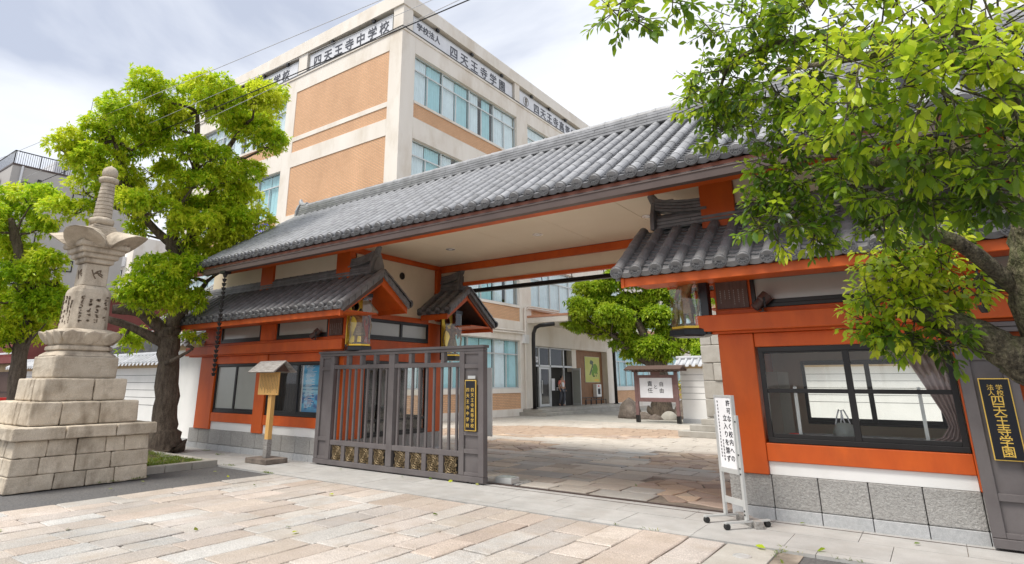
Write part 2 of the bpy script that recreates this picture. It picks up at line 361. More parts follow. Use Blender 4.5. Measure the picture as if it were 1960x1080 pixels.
def tag(o, label, cat, group=None):
    o['label'] = label; o['category'] = cat
    if group: o['group'] = group
    return o
def thing(name, label, cat, loc=(0, 0, 0), group=None):
    o = bpy.data.objects.new(name, None); COL.objects.link(o); o.empty_display_size = 0.2
    o.location = loc; ORG[o.name] = tuple(loc)
    return tag(o, label, cat, group)
def kind(o, k): o['kind'] = k; return o
def inst(name, me, parent, loc, rot=None, scale=None):
    o = bpy.data.objects.new(name, me); COL.objects.link(o); o.parent = parent
    p = ORG.get(parent.name, (0, 0, 0)) if parent else (0, 0, 0)
    o.location = (loc[0]-p[0], loc[1]-p[1], loc[2]-p[2])
    if rot is not None: o.rotation_euler = rot
    if scale is not None: o.scale = scale
    return o
def copy_tree(root, parent=None, dloc=None):
    c = root.copy(); COL.objects.link(c); ORG[c.name] = ORG.get(root.name, (0, 0, 0))
    if parent: c.parent = parent
    for ch in list(root.children): copy_tree(ch, c)
    return c
CAM = Vector((0, 0, 1.6))
# ------------------------------------------------------------------ ground
def sheet(name, x0, y0, x1, y1, z, mat):
    b = MB().mat(mat); b.add([(x0, y0, z), (x1, y0, z), (x1, y1, z), (x0, y1, z)], [(0, 1, 2, 3)])
    return kind(b.build(name), 'structure')
sheet('ground', -400, -300, 400, 500, -0.06, 'asphalt')
sheet('road', -60, -60, 60, 7.02, -0.030, 'asphalt')
STRUCT = {}
def stone_poly(b, poly, z0, z1, ch=0.008):
    """one paving stone: a closed slab with a small worn chamfer"""
    n = len(poly); cx = sum(p[0] for p in poly)/n; cy = sum(p[1] for p in poly)/n
    def ins(p, d):
        L = math.hypot(p[0]-cx, p[1]-cy) or 1; k = max(0, 1-d/L); return (cx+(p[0]-cx)*k, cy+(p[1]-cy)*k)
    top = [ins(p, ch*1.6) for p in poly]
    tilt = (random.uniform(-.003, .003), random.uniform(-.003, .003))
    def zt(p): return z1+tilt[0]*(p[0]-cx)*4+tilt[1]*(p[1]-cy)*4
    vs = [(p[0], p[1], z0) for p in poly]+[(p[0], p[1], zt(p)-ch) for p in poly]+[(p[0], p[1], zt(p)) for p in top]
    fs = []
    for k in (0, n):
        for i in range(n): fs.append((k+i, k+(i+1) % n, k+n+(i+1) % n, k+n+i))
    fs.append(tuple(range(2*n, 3*n)))
    return b.add(vs, fs)
def jitter_rect(x0, y0, x1, y1, j=0.008):
    r = lambda: random.uniform(-j, j)
    c = min(0.05, (x1-x0)*0.12)
    pts = []
    for (x, y, sx, sy) in ((x0, y0, 1, 1), (x1, y0, -1, 1), (x1, y1, -1, -1), (x0, y1, 1, -1)):
        if random.random() < 0.3:
            a, d = random.uniform(.2, 1)*c, random.uniform(.2, 1)*c
            q = [(x+sx*a+r()*.3, y+r()*.3), (x+r()*.3, y+sy*d+r()*.3)]
            if (x, y) in ((x0, y0), (x1, y1)): q.reverse()
            pts += q
        else: pts.append((x+r(), y+r()))
    out = []
    for p, q in zip(pts, pts[1:]+pts[:1]):            # worn, slightly wavy edges
        out.append(p); L = math.hypot(q[0]-p[0], q[1]-p[1])
        if L > .25:
            for f in ((.33, .68) if L > .5 else (.5,)): out.append((p[0]+(q[0]-p[0])*f+r()*.55, p[1]+(q[1]-p[1])*f+r()*.55))
    return out
def lay(parent, polys, mat, name, z0, z1, limit=300):
    """the nearest stones one object each, the rest one joined part"""
    def key(p):
        cx = sum(q[0] for q in p)/len(p); cy = sum(q[1] for q in p)/len(p); return math.hypot(cx, cy)
    polys = sorted(polys, key=key)
    for p in polys[:limit]:
        cx = sum(q[0] for q in p)/len(p); cy = sum(q[1] for q in p)/len(p)
        b = MB().mat(mat); stone_poly(b, [(q[0]-cx, q[1]-cy) for q in p], z0, z1+random.uniform(-.003, .004))
        me = b.mesh(name); inst(name, me, parent, (cx, cy, 0))
    if len(polys) > limit:
        b = MB().mat(mat)
        for p in polys[limit:]: stone_poly(b, p, z0, z1+random.uniform(-.003, .004))
        kind(b.build(name+'_field', parent), 'stuff')

# forecourt of long granite setts running towards the gate
fore = sheet('forecourt_paving', -9.86, -4.0, -1.30, 6.985, -0.022, 'jointlight')
polys = []
x = -9.84
while x < -2.42:
    wd = random.choice((0.30, 0.36, 0.40, 0.44, 0.34))
    x1 = x+wd if x+wd < -2.66 else -2.40
    y = 6.96
    y -= 0
    while y > -3.5:
        L = random.uniform(0.50, 1.05)
        polys.append(jitter_rect(x+.006, y-L+.006, x1-.006, y-.006, .012))
        y -= L
    x = x1
y = 6.96
while y > -3.5:                     # the light border course along the right edge
    L = random.uniform(0.7, 1.0); polys.append(jitter_rect(-2.385, y-L+.01, -2.02, y-.008, .004)); y -= L
lay(fore, polys, 'paver', 'paving_stone', -0.05, 0.0)
gut = MB().mat('concrete')
y = 6.96
while y > -3.5:
    gut.box(-2.0, y-1.19, -0.05, -1.52, y, -0.004); y -= 1.2
kind(gut.build('gutter_strip', bevel=.006), 'structure')
cov = MB().mat('alu'); cov.lathe((-1.76, 6.55, -0.006), [(0.085, 0), (0.085, .006), (.07, .008), (.07, .005)], 20)
tag(cov.build('drain_cover'), 'small round metal drain cover in the concrete strip at the bottom right', 'drain cover')

# threshold pavement of sawn grey slabs
pav = sheet('pavement', -33, 7.0, 8, 8.62, -0.012, 'joint')
for row, (ya, yb) in enumerate(((7.0, 7.16), (7.165, 7.80), (7.805, 8.44))):
    x = 6.0-row*0.31
    wd = 0.9 if row else 1.2
    while x > -18.2:
        b = MB().mat('slab'); b.box(-wd/2+.003, ya-7.4, -0.04, wd/2-.003, yb-7.4-.004, 0.0)
        o = inst('paving_slab', b.mesh('paving_slab'), pav, (x-wd/2, 7.4, random.uniform(0, .002)))
        x -= wd
trk = MB().mat('brown'); trk.box(-9.8, 8.50, -.02, -2.3, 8.545, 0.006); trk.box(-10.5, 8.262, 0.001, 4.6, 8.275, 0.005)
kind(trk.build('gate_track'), 'structure')

# courtyard: random rectangular paving, crazy-paved roundels, concrete beyond
yard = sheet('courtyard_paving', -16.9, 8.62, 12, 24.0, -0.020, 'joint')
sheet('courtyard_concrete', -17.2, 24.0, 30, 64, -0.012, 'concrete')
ROUND = [(-2.65, 9.95, 1.10), (-4.05, 13.6, 1.25), (-2.6, 12.7, .9), (-9.6, 13.9, 1.15), (-11.3, 18.2, 2.3), (-8.6, 19.3, 2.0), (-13.6, 16.0, 1.3)]
def in_round(x, y, m=0.0): return any(math.hypot(x-a, y-b) < r+m for a, b, r in ROUND)
rect = []
y = 8.64
while y < 23.9:
    hh = random.choice((0.42, 0.5, 0.58, 0.36)); x = -16.8+random.uniform(-.4, 0)
    while x < 4.5:
        ww = random.uniform(0.45, 1.05)
        if random.random() < 0.22 and hh > .45:
            parts = [(x, y, x+ww, y+hh*.5), (x, y+hh*.5, x+ww, y+hh)]
        elif random.random() < 0.2 and ww > .8:
            parts = [(x, y, x+ww*.5, y+hh), (x+ww*.5, y, x+ww, y+hh)]
        else: parts = [(x, y, x+ww, y+hh)]
        for (a, b_, c, d) in parts:
            if not any(in_round(px, py, -.10) for px, py in ((a, b_), (c, b_), (c, d), (a, d), ((a+c)/2, (b_+d)/2))):
                rect.append(jitter_rect(a+.014, b_+.014, c-.014, d-.014, .01))
        x += ww
    y += hh
lay(yard, rect, 'paver2', 'paving_stone', -0.04, 0.0)
def voronoi(cx, cy, r, n):
    """clipped Voronoi cells inside a circle (half-plane clipping)"""
    seeds = []
    while len(seeds) < n:
        a, q = random.uniform(0, 2*pi), r*math.sqrt(random.random())
        s_ = (cx+q*math.cos(a), cy+q*math.sin(a))
        if all(math.hypot(s_[0]-t[0], s_[1]-t[1]) > r*0.9/math.sqrt(n) for t in seeds) or random.random() < .02: seeds.append(s_)
    out = []
    for i, s_ in enumerate(seeds):
        poly = [(cx+r*math.cos(2*pi*k/40), cy+r*math.sin(2*pi*k/40)) for k in range(40)]
        for j, t in enumerate(seeds):
            if i == j or not poly: continue
            mx_, my_ = (s_[0]+t[0])/2, (s_[1]+t[1])/2; nx, ny = t[0]-s_[0], t[1]-s_[1]; L = math.hypot(nx, ny)
            lim = (mx_*nx+my_*ny)/L-0.013
            res = []
            for k in range(len(poly)):
                p, q = poly[k], poly[(k+1) % len(poly)]
                dp, dq = (p[0]*nx+p[1]*ny)/L-lim, (q[0]*nx+q[1]*ny)/L-lim
                if dp <= 0: res.append(p)
                if dp*dq < 0:
                    u = dp/(dp-dq); res.append((p[0]+(q[0]-p[0])*u, p[1]+(q[1]-p[1])*u))
            poly = res
        if len(poly) > 2: out.append(poly)
    return out
crz = sheet('flagstone_bed', -16.6, 8.63, 4.5, 23.9, -0.0215, 'joint')
cells = []
for (a, b_, r) in ROUND: cells += voronoi(a, b_, r+.45, int(20*(r+.45)**2+8))
cells = [c for c in cells if min(q[1] for q in c) > 8.62]
lay(crz, cells, 'crazy', 'flagstone', -0.04, -0.0075)

# ------------------------------------------------------------------ roof tiling
def slope_basis(p0, p1):
    """p0 eave (y,z), p1 ridge (y,z): unit vector up the slope and its normal"""
    dy, dz = p1[0]-p0[0], p1[1]-p0[1]; L = math.hypot(dy, dz)
    return L, (dy/L, dz/L), ((-dz/L, dy/L) if dy > 0 else (dz/L, -dy/L))
def barrel_mesh(mat, r=0.075, L=0.30):
    b = MB().mat(mat); n = 8; rs = []
    for (y, rr) in ((0, r*1.0), (0.02, r*1.03), (0.045, r*1.03), (0.05, r), (L, r*0.93)):
        rs.append([(-rr*math.cos(pi*k/n), y, rr*math.sin(pi*k/n)*1.02) for k in range(n+1)])
    b.rings(rs, cap=False, closed=False)
    b.add([rs[0][k] for k in range(n+1)], [tuple(range(n+1))])
    return b.mesh('barrel_tile', smooth=False)
def eave_disc_mesh(mat, r=0.088):
    b = MB().mat('disc'); n = 20
    prof = [(r, .05), (r, 0), (r*.84, -.004), (r*.78, .010), (r*.55, .010), (r*.50, .002), (r*.30, .002), (r*.26, .010), (.001, .006)]
    rs = [[(a*math.cos(2*pi*k/n), y, a*math.sin(2*pi*k/n)) for k in range(n)] for a, y in prof]
    b.rings(rs, cap=False)
    for k in range(12):
        a = 2*pi*k/12; cx, cz = r*.67*math.cos(a), r*.67*math.sin(a)
        b.add([(cx-.008, .0, cz-.008), (cx+.008, 0, cz-.008), (cx+.008, 0, cz+.008), (cx-.008, 0, cz+.008), (cx, -.004, cz)], [(0, 1, 4), (1, 2, 4), (2, 3, 4), (3, 0, 4)])
    for k in range(4):
        a = 2*pi*k/4+.4
        b.add([(r*.1*math.cos(a), .003, r*.1*math.sin(a)), (r*.24*math.cos(a-.4), .003, r*.24*math.sin(a-.4)), (r*.24*math.cos(a+.4), .003, r*.24*math.sin(a+.4)), (r*.2*math.cos(a), -.006, r*.2*math.sin(a))], [(0, 1, 3), (1, 2, 3), (2, 0, 3)])
    return b.mesh('eave_tile')
BAR, DISC = {}, {}
for k_ in ('tile', 'tiledark'):
    BAR[k_] = barrel_mesh(k_); DISC[k_] = eave_disc_mesh(k_)
BARRELS = []        # collected over every roof slope: (distance, mesh, parent, location, slope angle, facing)
def tile_slope(roof, x0, x1, e, r, mat, sp=0.268, seg=0.27, course=0.105, discs=True, rowoff=0.0, barrels=True):
    """tiles one slope: pan-tile courses in one part, barrel tiles collected, eave discs as parts. e, r = (y,z) of eave and ridge"""
    L, u, nrm = slope_basis(e, r)
    s = 1 if u[0] > 0 else -1
    pt = lambda x, d, h: (x, e[0]+u[0]*d+nrm[0]*h, e[1]+u[1]*d+nrm[1]*h)
    n = int(round((x1-x0)/sp)); sp = (x1-x0)/n
    pan = MB().mat('pantile' if mat == 'tile' else mat)
    pan.add([pt(x0, 0, -.055), pt(x1, 0, -.055), pt(x1, L, -.055), pt(x0, L, -.055), pt(x0, 0, -.02), pt(x1, 0, -.02), pt(x1, L, -.02), pt(x0, L, -.02)],
            [(3, 2, 1, 0), (4, 5, 6, 7), (0, 1, 5, 4), (1, 2, 6, 5), (2, 3, 7, 6), (3, 0, 4, 7)])
    nc = int(L/course); course = L/nc
    for i in range(n):
        xa, xb = x0+i*sp+.03, x0+(i+1)*sp-.03
        for c in range(nc):
            d0, d1 = c*course-(.035 if c == 0 else .004), (c+1)*course
            k = 5; lo, hi, lip = [], [], []
            for q in range(k+1):
                f = q/k; sag = -.030*math.sin(pi*f)
                lo.append(pt(xa+(xb-xa)*f, d0, sag+.036)); hi.append(pt(xa+(xb-xa)*f, d1, sag+.014)); lip.append(pt(xa+(xb-xa)*f, d0, sag+(.002 if c else -.035)))
            b = len(pan.v); pan.v += lip+lo+hi; m_ = k+1
            for q in range(k):
                pan.f.append([b+q, b+q+1, b+m_+q+1, b+m_+q]); pan.f.append([b+m_+q, b+m_+q+1, b+2*m_+q+1, b+2*m_+q]); pan.mi += [0, 0]
    kind(pan.build('pan_tiles', roof), 'stuff')
    ang = math.atan2(u[1], abs(u[0]))
    ns = max(1, int(round(L/seg))); sg = L/ns
    for i in range(n+1):
        x = x0+i*sp
        if barrels:
            for c in range(ns):
                p = Vector(pt(x, c*sg-.02, .012)); BARRELS.append(((p-CAM).length, mat, roof, p, ang, s, sg/0.27))
        if discs:
            p = pt(x, -.025, .028)
            inst('eave_tile', DISC[mat], roof, p, (0, random.uniform(-.2, .2), 0 if s > 0 else pi))
def place_barrels():
    BARRELS.sort(key=lambda t: t[0]+(30 if t[5] < 0 else 0))
    for k, (d, mat, roof, p, ang, s, sc) in enumerate(BARRELS[:300]):
        inst('barrel_tile', BAR[mat], roof, p, (ang+random.uniform(-.006, .006), random.uniform(-.02, .02), (0 if s > 0 else pi)+random.uniform(-.006, .006)), (1, sc, 1))
    rest = {}
    for t in BARRELS[300:]: rest.setdefault((t[2].name, t[1]), []).append(t)
    for (rn, mat), lst in rest.items():
        me = BAR[mat]; V = np.array([v.co[:] for v in me.vertices]); F = [tuple(p.vertices) for p in me.polygons]
        b = MB().mat(mat)
        for (d, mt, roof, p, ang, s, sc) in lst:
            R = Matrix.Rotation(0 if s > 0 else pi, 3, 'Z') @ Matrix.Rotation(ang, 3, 'X')
            W = (V*np.array((1, sc, 1))) @ np.array(R).T + np.array(p)
            b.add([tuple(q) for q in W], F)
        kind(b.build('barrel_tile_rows', bpy.data.objects[rn]), 'stuff')
def ridge(roof, x0, x1, y, z, mat, layers=4, wd=0.30, lh=0.062, capr=0.085, seg=0.42):
    """ridge of flat noshi courses, each course a row of tiles, and a round cap course"""
    for l in range(layers):
        b = MB().mat(mat); w_ = wd*(1-0.10*l)/2; off = (l % 2)*seg/2
        xs = [x0]; q = x0+seg-off
        while q < x1-.05: xs.append(q); q += seg
        xs.append(x1)
        for a, c in zip(xs, xs[1:]):
            j = random.uniform(-.004, .004)
            b.box(a+.002, y-w_+j, z+l*lh, c-.002, y+w_+j, z+l*lh+lh*.72)
        b.box(x0+.01, y-w_+.035, z+l*lh-.012, x1-.01, y+w_-.035, z+l*lh+lh)
        b.build('ridge_course', roof)
    b = MB().mat(mat); zt = z+layers*lh; q = x0
    while q < x1-.02:
        e = min(q+seg*.8, x1); n = 8
        rs = [[(xx, y-rr*math.cos(pi*k/n), zt+rr*math.sin(pi*k/n)) for k in range(n+1)] for xx, rr in ((q, capr*1.06), (q+.04, capr*1.06), (q+.045, capr), (e, capr*.96))]
        b.rings(rs, cap=False, closed=False); q = e
    b.box(x0+.005, y-capr*.95, zt-.01, x1-.005, y+capr*.95, zt+.012)
    b.build('ridge_cap', roof)
def ridge_end(roof, x, y, z, mat, s, h=0.42):
    """ogre-tile ridge end: a stepped plate with a curled horn"""
    b = MB().mat(mat)
    prof = [(-.20, 0), (.20, 0), (.19, .20), (.15, .30), (.10, h*.86), (0, h), (-.10, h*.86), (-.15, .30), (-.19, .20)]
    b.prism([(x, y+a, z+c) for a, c in prof], (s*.06, 0, 0))
    prof2 = [(p[0]*.62, .06+p[1]*.62) for p in prof]
    b.prism([(x+s*.06, y+a, z+c) for a, c in prof2], (s*.025, 0, 0))
    pts = [(x-s*.25, y, z+h*.78), (x-s*.1, y, z+h*.80), (x+s*.03, y, z+h*.93), (x+s*.085, y, z+h*1.16), (x+s*.06, y, z+h*1.28)]
    b.tube(pts, [.09, .085, .08, .06, .02], 8)
    b.build('ridge_end_tile', roof, bevel=.008)
# ------------------------------------------------------------------ gatehouse
GH = thing('gatehouse', 'vermilion temple style gatehouse with grey tiled roofs over the open passage', 'gatehouse', (-6.05, 9.95, 0))
FY, RY = 8.45, 11.45            # front and rear wall planes
LX, RX = -9.80, -2.27           # the passage between the two booths
def P(name, mat, boxes, bevel=.006, label=None, parent=None):
    b = MB().mat(mat)
    for q in boxes: b.box(*q)
    return b.build(name, parent or GH, bevel=bevel, label=label)
def window(x0, x1, z0, z1, y, pane='glass', mull=(), trans=(), fr=.055, dep=.10, panes=True, axis='x', s=-1, back=None):
    """black sliding window in a wall: frame part with one pane object per light; axis 'x' lies in a y plane, 'y' in an x plane"""
    def bx(b, a0, c0, a1, c1, d0, d1):
        if axis == 'x': b.box(a0, y+s*d0, c0, a1, y+s*d1, c1)
        else: b.box(y+s*d0, a0, c0, y+s*d1, a1, c1)
    b = MB().mat('black')
    bx(b, x0, z0, x1, z0+fr, -.02, .03); bx(b, x0, z1-fr, x1, z1, -.02, .03)
    bx(b, x0, z0+fr, x0+fr, z1-fr, -.02, .03); bx(b, x1-fr, z0+fr, x1, z1-fr, -.02, .03)
    for m in mull: bx(b, m-.035, z0+fr, m+.035, z1-fr, -.015, .024)
    xs = [x0+fr]+list(mull)+[x1-fr]
    for i, (a, c) in enumerate(zip(xs, xs[1:])):
        aa, cc = a+(.035 if i else 0), c-(.035 if i < len(xs)-2 else 0)
        for t in trans: bx(b, aa, t-.025, cc, t+.025, -.012, .02)
        bx(b, aa, z0+fr, cc, z0+fr+.05, -.012, .018); bx(b, aa, z1-fr-.02, cc, z1-fr, -.012, .018)
    f = b.build('window', GH, bevel=.004)
    if panes:
        for i, (a, c) in enumerate(zip(xs, xs[1:])):
            zs = [z0+fr]+list(trans)+[z1-fr]
            for d, e in zip(zs, zs[1:]):
                p = MB().mat(pane[i] if isinstance(pane, (list, tuple)) else pane); bx(p, a, d, c, e, -.010, -.004); p.build('pane', f)
    return f
# stone plinths
def plinth(x0, x1, y, zt, n, s=-1, axis='x'):
    wd = (x1-x0)/n
    for i in range(n):
        a, c = x0+i*wd+.004, x0+(i+1)*wd-.004
        for nm, mat, za, zb, d in (('granite_block', 'granite', .135, zt, .045), ('plinth_stone', 'granite2', -.02, .131, .062)):
            b = MB().mat(mat)
            if axis == 'x': b.box(a, y+s*d, za, c, y-s*.2, zb)
            else: b.box(y+s*d, a, za, y-s*.2, c, zb)
            b.build(nm, GH, bevel=.012 if nm == 'granite_block' else .006)
plinth(-15.68, -9.76, FY, .465, 12); plinth(-2.315, 4.2, FY, .505, 13)
plinth(FY+.21, RY, LX-.01, .465, 6, s=1, axis='y')
# booth walls: core boxes set back behind the timberwork
def wall_core(x0, x1, open_front, open_back, room):
    b = MB().mat(room)
    b.box(x0+.08, FY+.08, 0.2, x1-.08, RY-.08, .30); b.box(x0+.08, FY+.08, 2.30, x1-.08, RY-.08, 2.40)
    return b.build('room_floor_and_ceiling', GH)
def lintel(x0, x1):
    P('lintel', 'orange', [(x0, FY-.24, 2.255, x1, FY+.02, 2.47)], .012)
    P('lintel_ledge', 'orange', [(x0+.06, FY-.15, 2.225, x1-.06, FY+.01, 2.2545)], .004)
def beam(z0, z1, x0, x1, d=.05, name='beam', mat='orange', y=FY, s=-1):
    P(name, mat, [(x0, y+s*d, z0, x1, y-s*.12, z1)], .008)
def post(x0, x1, z0, z1, d=.075, y=FY, s=-1, name='post'):
    P(name, 'orange', [(x0, y+s*d, z0, x1, y-s*.14, z1)], .010)
# left booth front
lintel(-15.98, -9.70)
for a, c in ((-15.42, -14.70), (-12.88, -12.48), (-10.18, -9.80)):
    post(a, c, .468, 2.222); 
for a, c in ((-14.697, -12.883), (-12.477, -10.183)):
    beam(.655, .865, a, c, .06, 'sill_beam'); P('white_band', 'white', [(a, FY-.025, .468, c, FY+.1, .652)], .004)
    beam(2.035, 2.222, a, c, .045, 'head_beam')
window(-14.69, -12.89, .87, 2.03, FY, 'frosted', mull=(-13.80,))
window(-12.47, -10.19, .87, 2.03, FY, 'glass', mull=(-11.36,))
# right booth front
lintel(-2.50, 4.3)
for a, c in ((-2.27, -1.83), (.185, .33), (3.7, 4.15)): post(a, c, .508, 2.222)
for a, c in ((-1.827, .182), (.333, 3.697)):
    beam(.665, .875, a, c, .06, 'sill_beam'); P('white_band', 'white', [(a, FY-.025, .508, c, FY+.1, .662)], .004)
    beam(2.045, 2.222, a, c, .045, 'head_beam')
window(-1.80, .175, .88, 2.04, FY, 'glass', mull=(-.83,), trans=(1.50,), fr=.06)
P('wall_panel', 'orange', [(.336, FY-.02, .878, 3.694, FY+.1, 2.042)], 0)
# upper bands above the lintels
for (x0, x1, wins, plq, pstx) in ((-15.42, -9.80, ((-14.66, -12.92), (-12.27, -10.42)), (-10.36, -9.93), ((-15.42, -14.70), (-12.88, -12.30))), (-2.27, 4.15, ((-1.80, .20), (.6, 3.4)), (-2.24, -1.83), ((.22, .58),))):
    beam(2.474, 2.545, x0, x1, .045, 'upper_sill'); beam(3.0, 3.16, x0, x1, .05, 'eave_beam')
    for a, c in wins: window(a, c, 2.548, 2.997, FY, 'frosted', fr=.05)
    for a, c in pstx: post(a, c, 2.548, 2.997, .05)
    b = MB().mat('orange')
    edges = sorted(list(wins)+list(pstx))
    q = x0
    for a, c in edges:
        if a-q > .02: b.box(q+.001, FY-.03, 2.548, a-.001, FY+.1, 2.997)
        q = max(q, c)
    if x1-q > .02: b.box(q+.001, FY-.03, 2.548, x1, FY+.1, 2.997)
    b.build('upper_panel', GH)
    b = MB().mat('darkwood'); b.box(plq[0], FY-.062, 2.56, plq[1], FY-.032, 2.985)
    pb = b.build('timber_plaque', GH, bevel=.004)
    b = MB().mat('greywood')
    for k in range(6):
        xx = plq[1]-.06-k*(plq[1]-plq[0]-.12)/5
        for j in range(random.randint(5, 9)): 
            z_ = 2.80-j*.026; b.box(xx-.006, FY-.065, z_-.008, xx+.005, FY-.0622, z_+.006)
    kind(b.build('inscription', pb), 'stuff')
# side, rear and inner walls
for (xa, xb) in ((-15.42, -9.80), (-2.27, 4.15)):
    P('rear_wall', 'cream', [(xa, RY-.1, .87, xa+.45, RY, 4.40), (xb-.45, RY-.1, .87, xb, RY, 4.40), (xa+.45, RY-.1, 2.05, xb-.45, RY, 4.40)] if xa < -9 else
      [(xa, RY-.1, .2, -1.79, RY, 4.4), (.03, RY-.1, .2, xb, RY, 4.4), (-1.79, RY-.1, 1.95, .03, RY, 4.4), (-1.79, RY-.1, .2, .03, RY, .95)], 0)
    P('rear_plinth', 'granite2', [(xa-.03, RY-.1, -.02, xb+.03, RY+.04, .2)], .006)
    wall_core(xa, xb, 0, 0, 'room')
    P('ceiling_dark_sheet', 'roomdark', [(xa+.12, FY+.14, 2.405, xb-.12, RY-.14, 2.44)], 0)  # solid dark-coloured sheet above the booth ceiling
P('rear_panel', 'roomdark', [(-14.97, RY-.09, .2, -11.95, RY-.02, 2.05)], 0)
P('rear_panel', 'white', [(-11.945, RY-.09, 1.02, -11.30, RY-.02, 2.05)], 0); P('rear_panel', 'black', [(-11.945, RY-.09, .2, -11.30, RY-.02, 1.018), (-11.298, RY-.10, .2, -10.95, RY-.02, 2.05), (-10.42, RY-.10, .2, -10.25, RY-.02, 2.05), (-10.948, RY-.09, .2, -10.422, RY-.02, .82)], 0)
b = MB().mat('glass'); b.box(-10.948, RY-.06, .822, -10.422, RY-.052, 2.05); b.build('pane', GH)
P('end_wall', 'cream', [(-15.50, FY+.15, .2, -15.422, RY-.101, 4.4)], 0)
P('end_wall', 'orange', [(-2.30, FY+.142, .2, -2.22, RY-.101, 3.0)], 0)
P('end_wall', 'cream', [(-2.30, FY+.142, 3.003, -2.22, RY-.101, 4.45)], 0)
P('end_wall', 'cream', [(4.152, FY, .2, 4.22, RY, 4.4)], 0)
# right booth: rear window frame and room contents
f = window(-1.79, .03, .95, 1.95, RY-.05, 'glass', mull=(-.86,), s=-1, fr=.05)
# upper front wall (frieze) with posts under the main roof
for a, c in ((-13.1, -12.6), (-10.25, -9.80), (-2.33, -1.87), (.8, 1.25)): post(a, c, 3.55, 4.50, .06)
for q in [(-15.4, FY, 3.161, -13.103, FY+.1, 4.46), (-12.597, FY, 3.161, -10.253, FY+.1, 4.46), (-1.867, FY, 3.161, .797, FY+.1, 4.46), (1.253, FY, 3.161, 4.15, FY+.1, 4.46)]: P('frieze_panel', 'cream', [q], 0)
# passage side of the left booth
def side(name, mat, y0, y1, z0, z1, d=.0, bevel=.006): return P(name, mat, [(LX-.12, y0, z0, LX+d, y1, z1)], bevel)
side('corner_post', 'orange', FY+.145, FY+.50, .468, 2.47, .03, .01); side('corner_post', 'orange', RY-.50, RY, .468, 3.05, .03, .01)
side('side_beam', 'orange', FY+.50, RY-.50, 2.05, 2.50, .02); side('side_beam', 'orange', FY-.07, RY-.50, 2.96, 3.075, .035)
side('side_post', 'orange', FY-.04, FY+.55, 2.473, 2.957, .02)
window(9.02, 10.95, 2.505, 2.955, LX, 'frosted', mull=(10.03,), axis='y', s=1, fr=.05)
P('gable_wall', 'cream', [(LX-.10, FY+.10, 3.078, LX, RY-.5, 4.46)], 0)
P('gable_wall', 'cream', [(LX-.10, RY-.499, 3.052, LX, RY, 4.46)], 0)
for yv in (9.40, 10.0):
    b = MB().mat('black'); n = 20
    rs = [[(LX+xx, yv+r*math.cos(2*pi*k/n), 4.03+r*math.sin(2*pi*k/n)) for k in range(n)] for xx, r in ((-.002, .085), (.012, .085), (.012, .068), (.002, .066))]
    b.rings(rs); b.build('vent', GH)
gz = window(FY+.505, RY-.505, .47, 2.045, LX, 'glass', mull=(9.40, 10.02), axis='y', s=1, fr=.05, trans=(.80,))
P('reception_counter', 'greywood', [(-10.5, 9.0, .30, -10.05, 10.5, .72)], .01)
P('counter_top', 'black', [(-10.55, 8.98, .723, -9.95, 10.52, .77)], .008)
P('inner_wall', 'room', [(-12.46, FY+.15, .3, -12.40, RY-.1, 2.3)], 0)
# ceiling of the passage
zc = 4.45
for i in range(5):
    xa = LX+(RX-LX)*i/5; xb = LX+(RX-LX)*(i+1)/5
    P('ceiling_panel', 'ceiling', [(xa+.003, 8.0, zc, xb-.003, RY-.13, zc+.03)], .003)
P('ceiling_panel', 'ceiling', [(-15.4, 7.50, zc+.035, 4.2, 7.997, zc+.06)], .003)
P('passage_beam', 'orange', [(LX, RY-.125, 4.28, RX, RY+.03, 4.448)], .01)
P('transom_panel', 'cream', [(LX, RY-.06, 3.985, RX, RY, 4.278)], 0)
P('passage_beam', 'orange', [(LX, RY-.10, 3.90, RX, RY+.02, 3.983)], .008)
P('side_cornice', 'orange', [(LX+.002, 8.0, 4.33, LX+.05, RY-.128, 4.447)], .006); P('side_cornice', 'orange', [(RX-.05, 8.0, 4.33, RX-.035, RY-.128, 4.447)], .004)
P('passage_post', 'orange', [(LX+.002, RY-.28, 3.05, LX+.10, RY-.128, 4.325)], .008)
P('front_beam', 'orange', [(-15.6, 7.86, 4.30, 4.3, 7.995, 4.447)], .008)
for k, x in enumerate((-8.20, -5.94, -3.66)):
    b = MB(); b.mat('lampglow'); b.lathe((x, 9.86, zc-.012), [(.10, .0), (.105, .006), (.105, .0115)], 24)
    b.lathe((x, 9.86, zc-.014), [(.082, 0), (.07, .006)], 24); b.mat('paper'); b.lathe((x, 9.86, zc-.016), [(.045, 0), (.045, .004)], 16)
    b.build('downlight', GH)
# main roof
YR, EZ = 9.95, 4.25
EY = 7.16
b = MB().mat('brown')
b.prism([(-13.75, EY+.12, 4.235), (-13.75, YR, 6.02), (-13.75, 2*YR-EY-.12, 4.235), (-13.75, 2*YR-EY-.35, 4.235), (-13.75, YR, 5.86), (-13.75, EY+.35, 4.235)], (15.4, 0, 0)); roof = b.build('main_roof', GH)
tile_slope(roof, -13.80, 1.72, (EY, 4.30), (YR, 6.16), 'tile')
tile_slope(roof, -13.80, 1.72, (2*YR-EY, 4.30), (YR, 6.16), 'tile', discs=False)
ridge(roof, -13.82, 1.75, YR, 6.16, 'tile', 4)
ridge_end(roof, -13.84, YR, 6.10, 'tile', -1, .46); ridge_end(roof, 1.77, YR, 6.10, 'tile', 1, .46)
P('eave_board', 'orange', [(-13.78, EY+.055, 4.14, 1.7, EY+.10, 4.235)], .004)
P('eave_soffit', 'orange', [(-13.78, EY+.10, 4.17, 1.7, 7.86, 4.195)], 0)
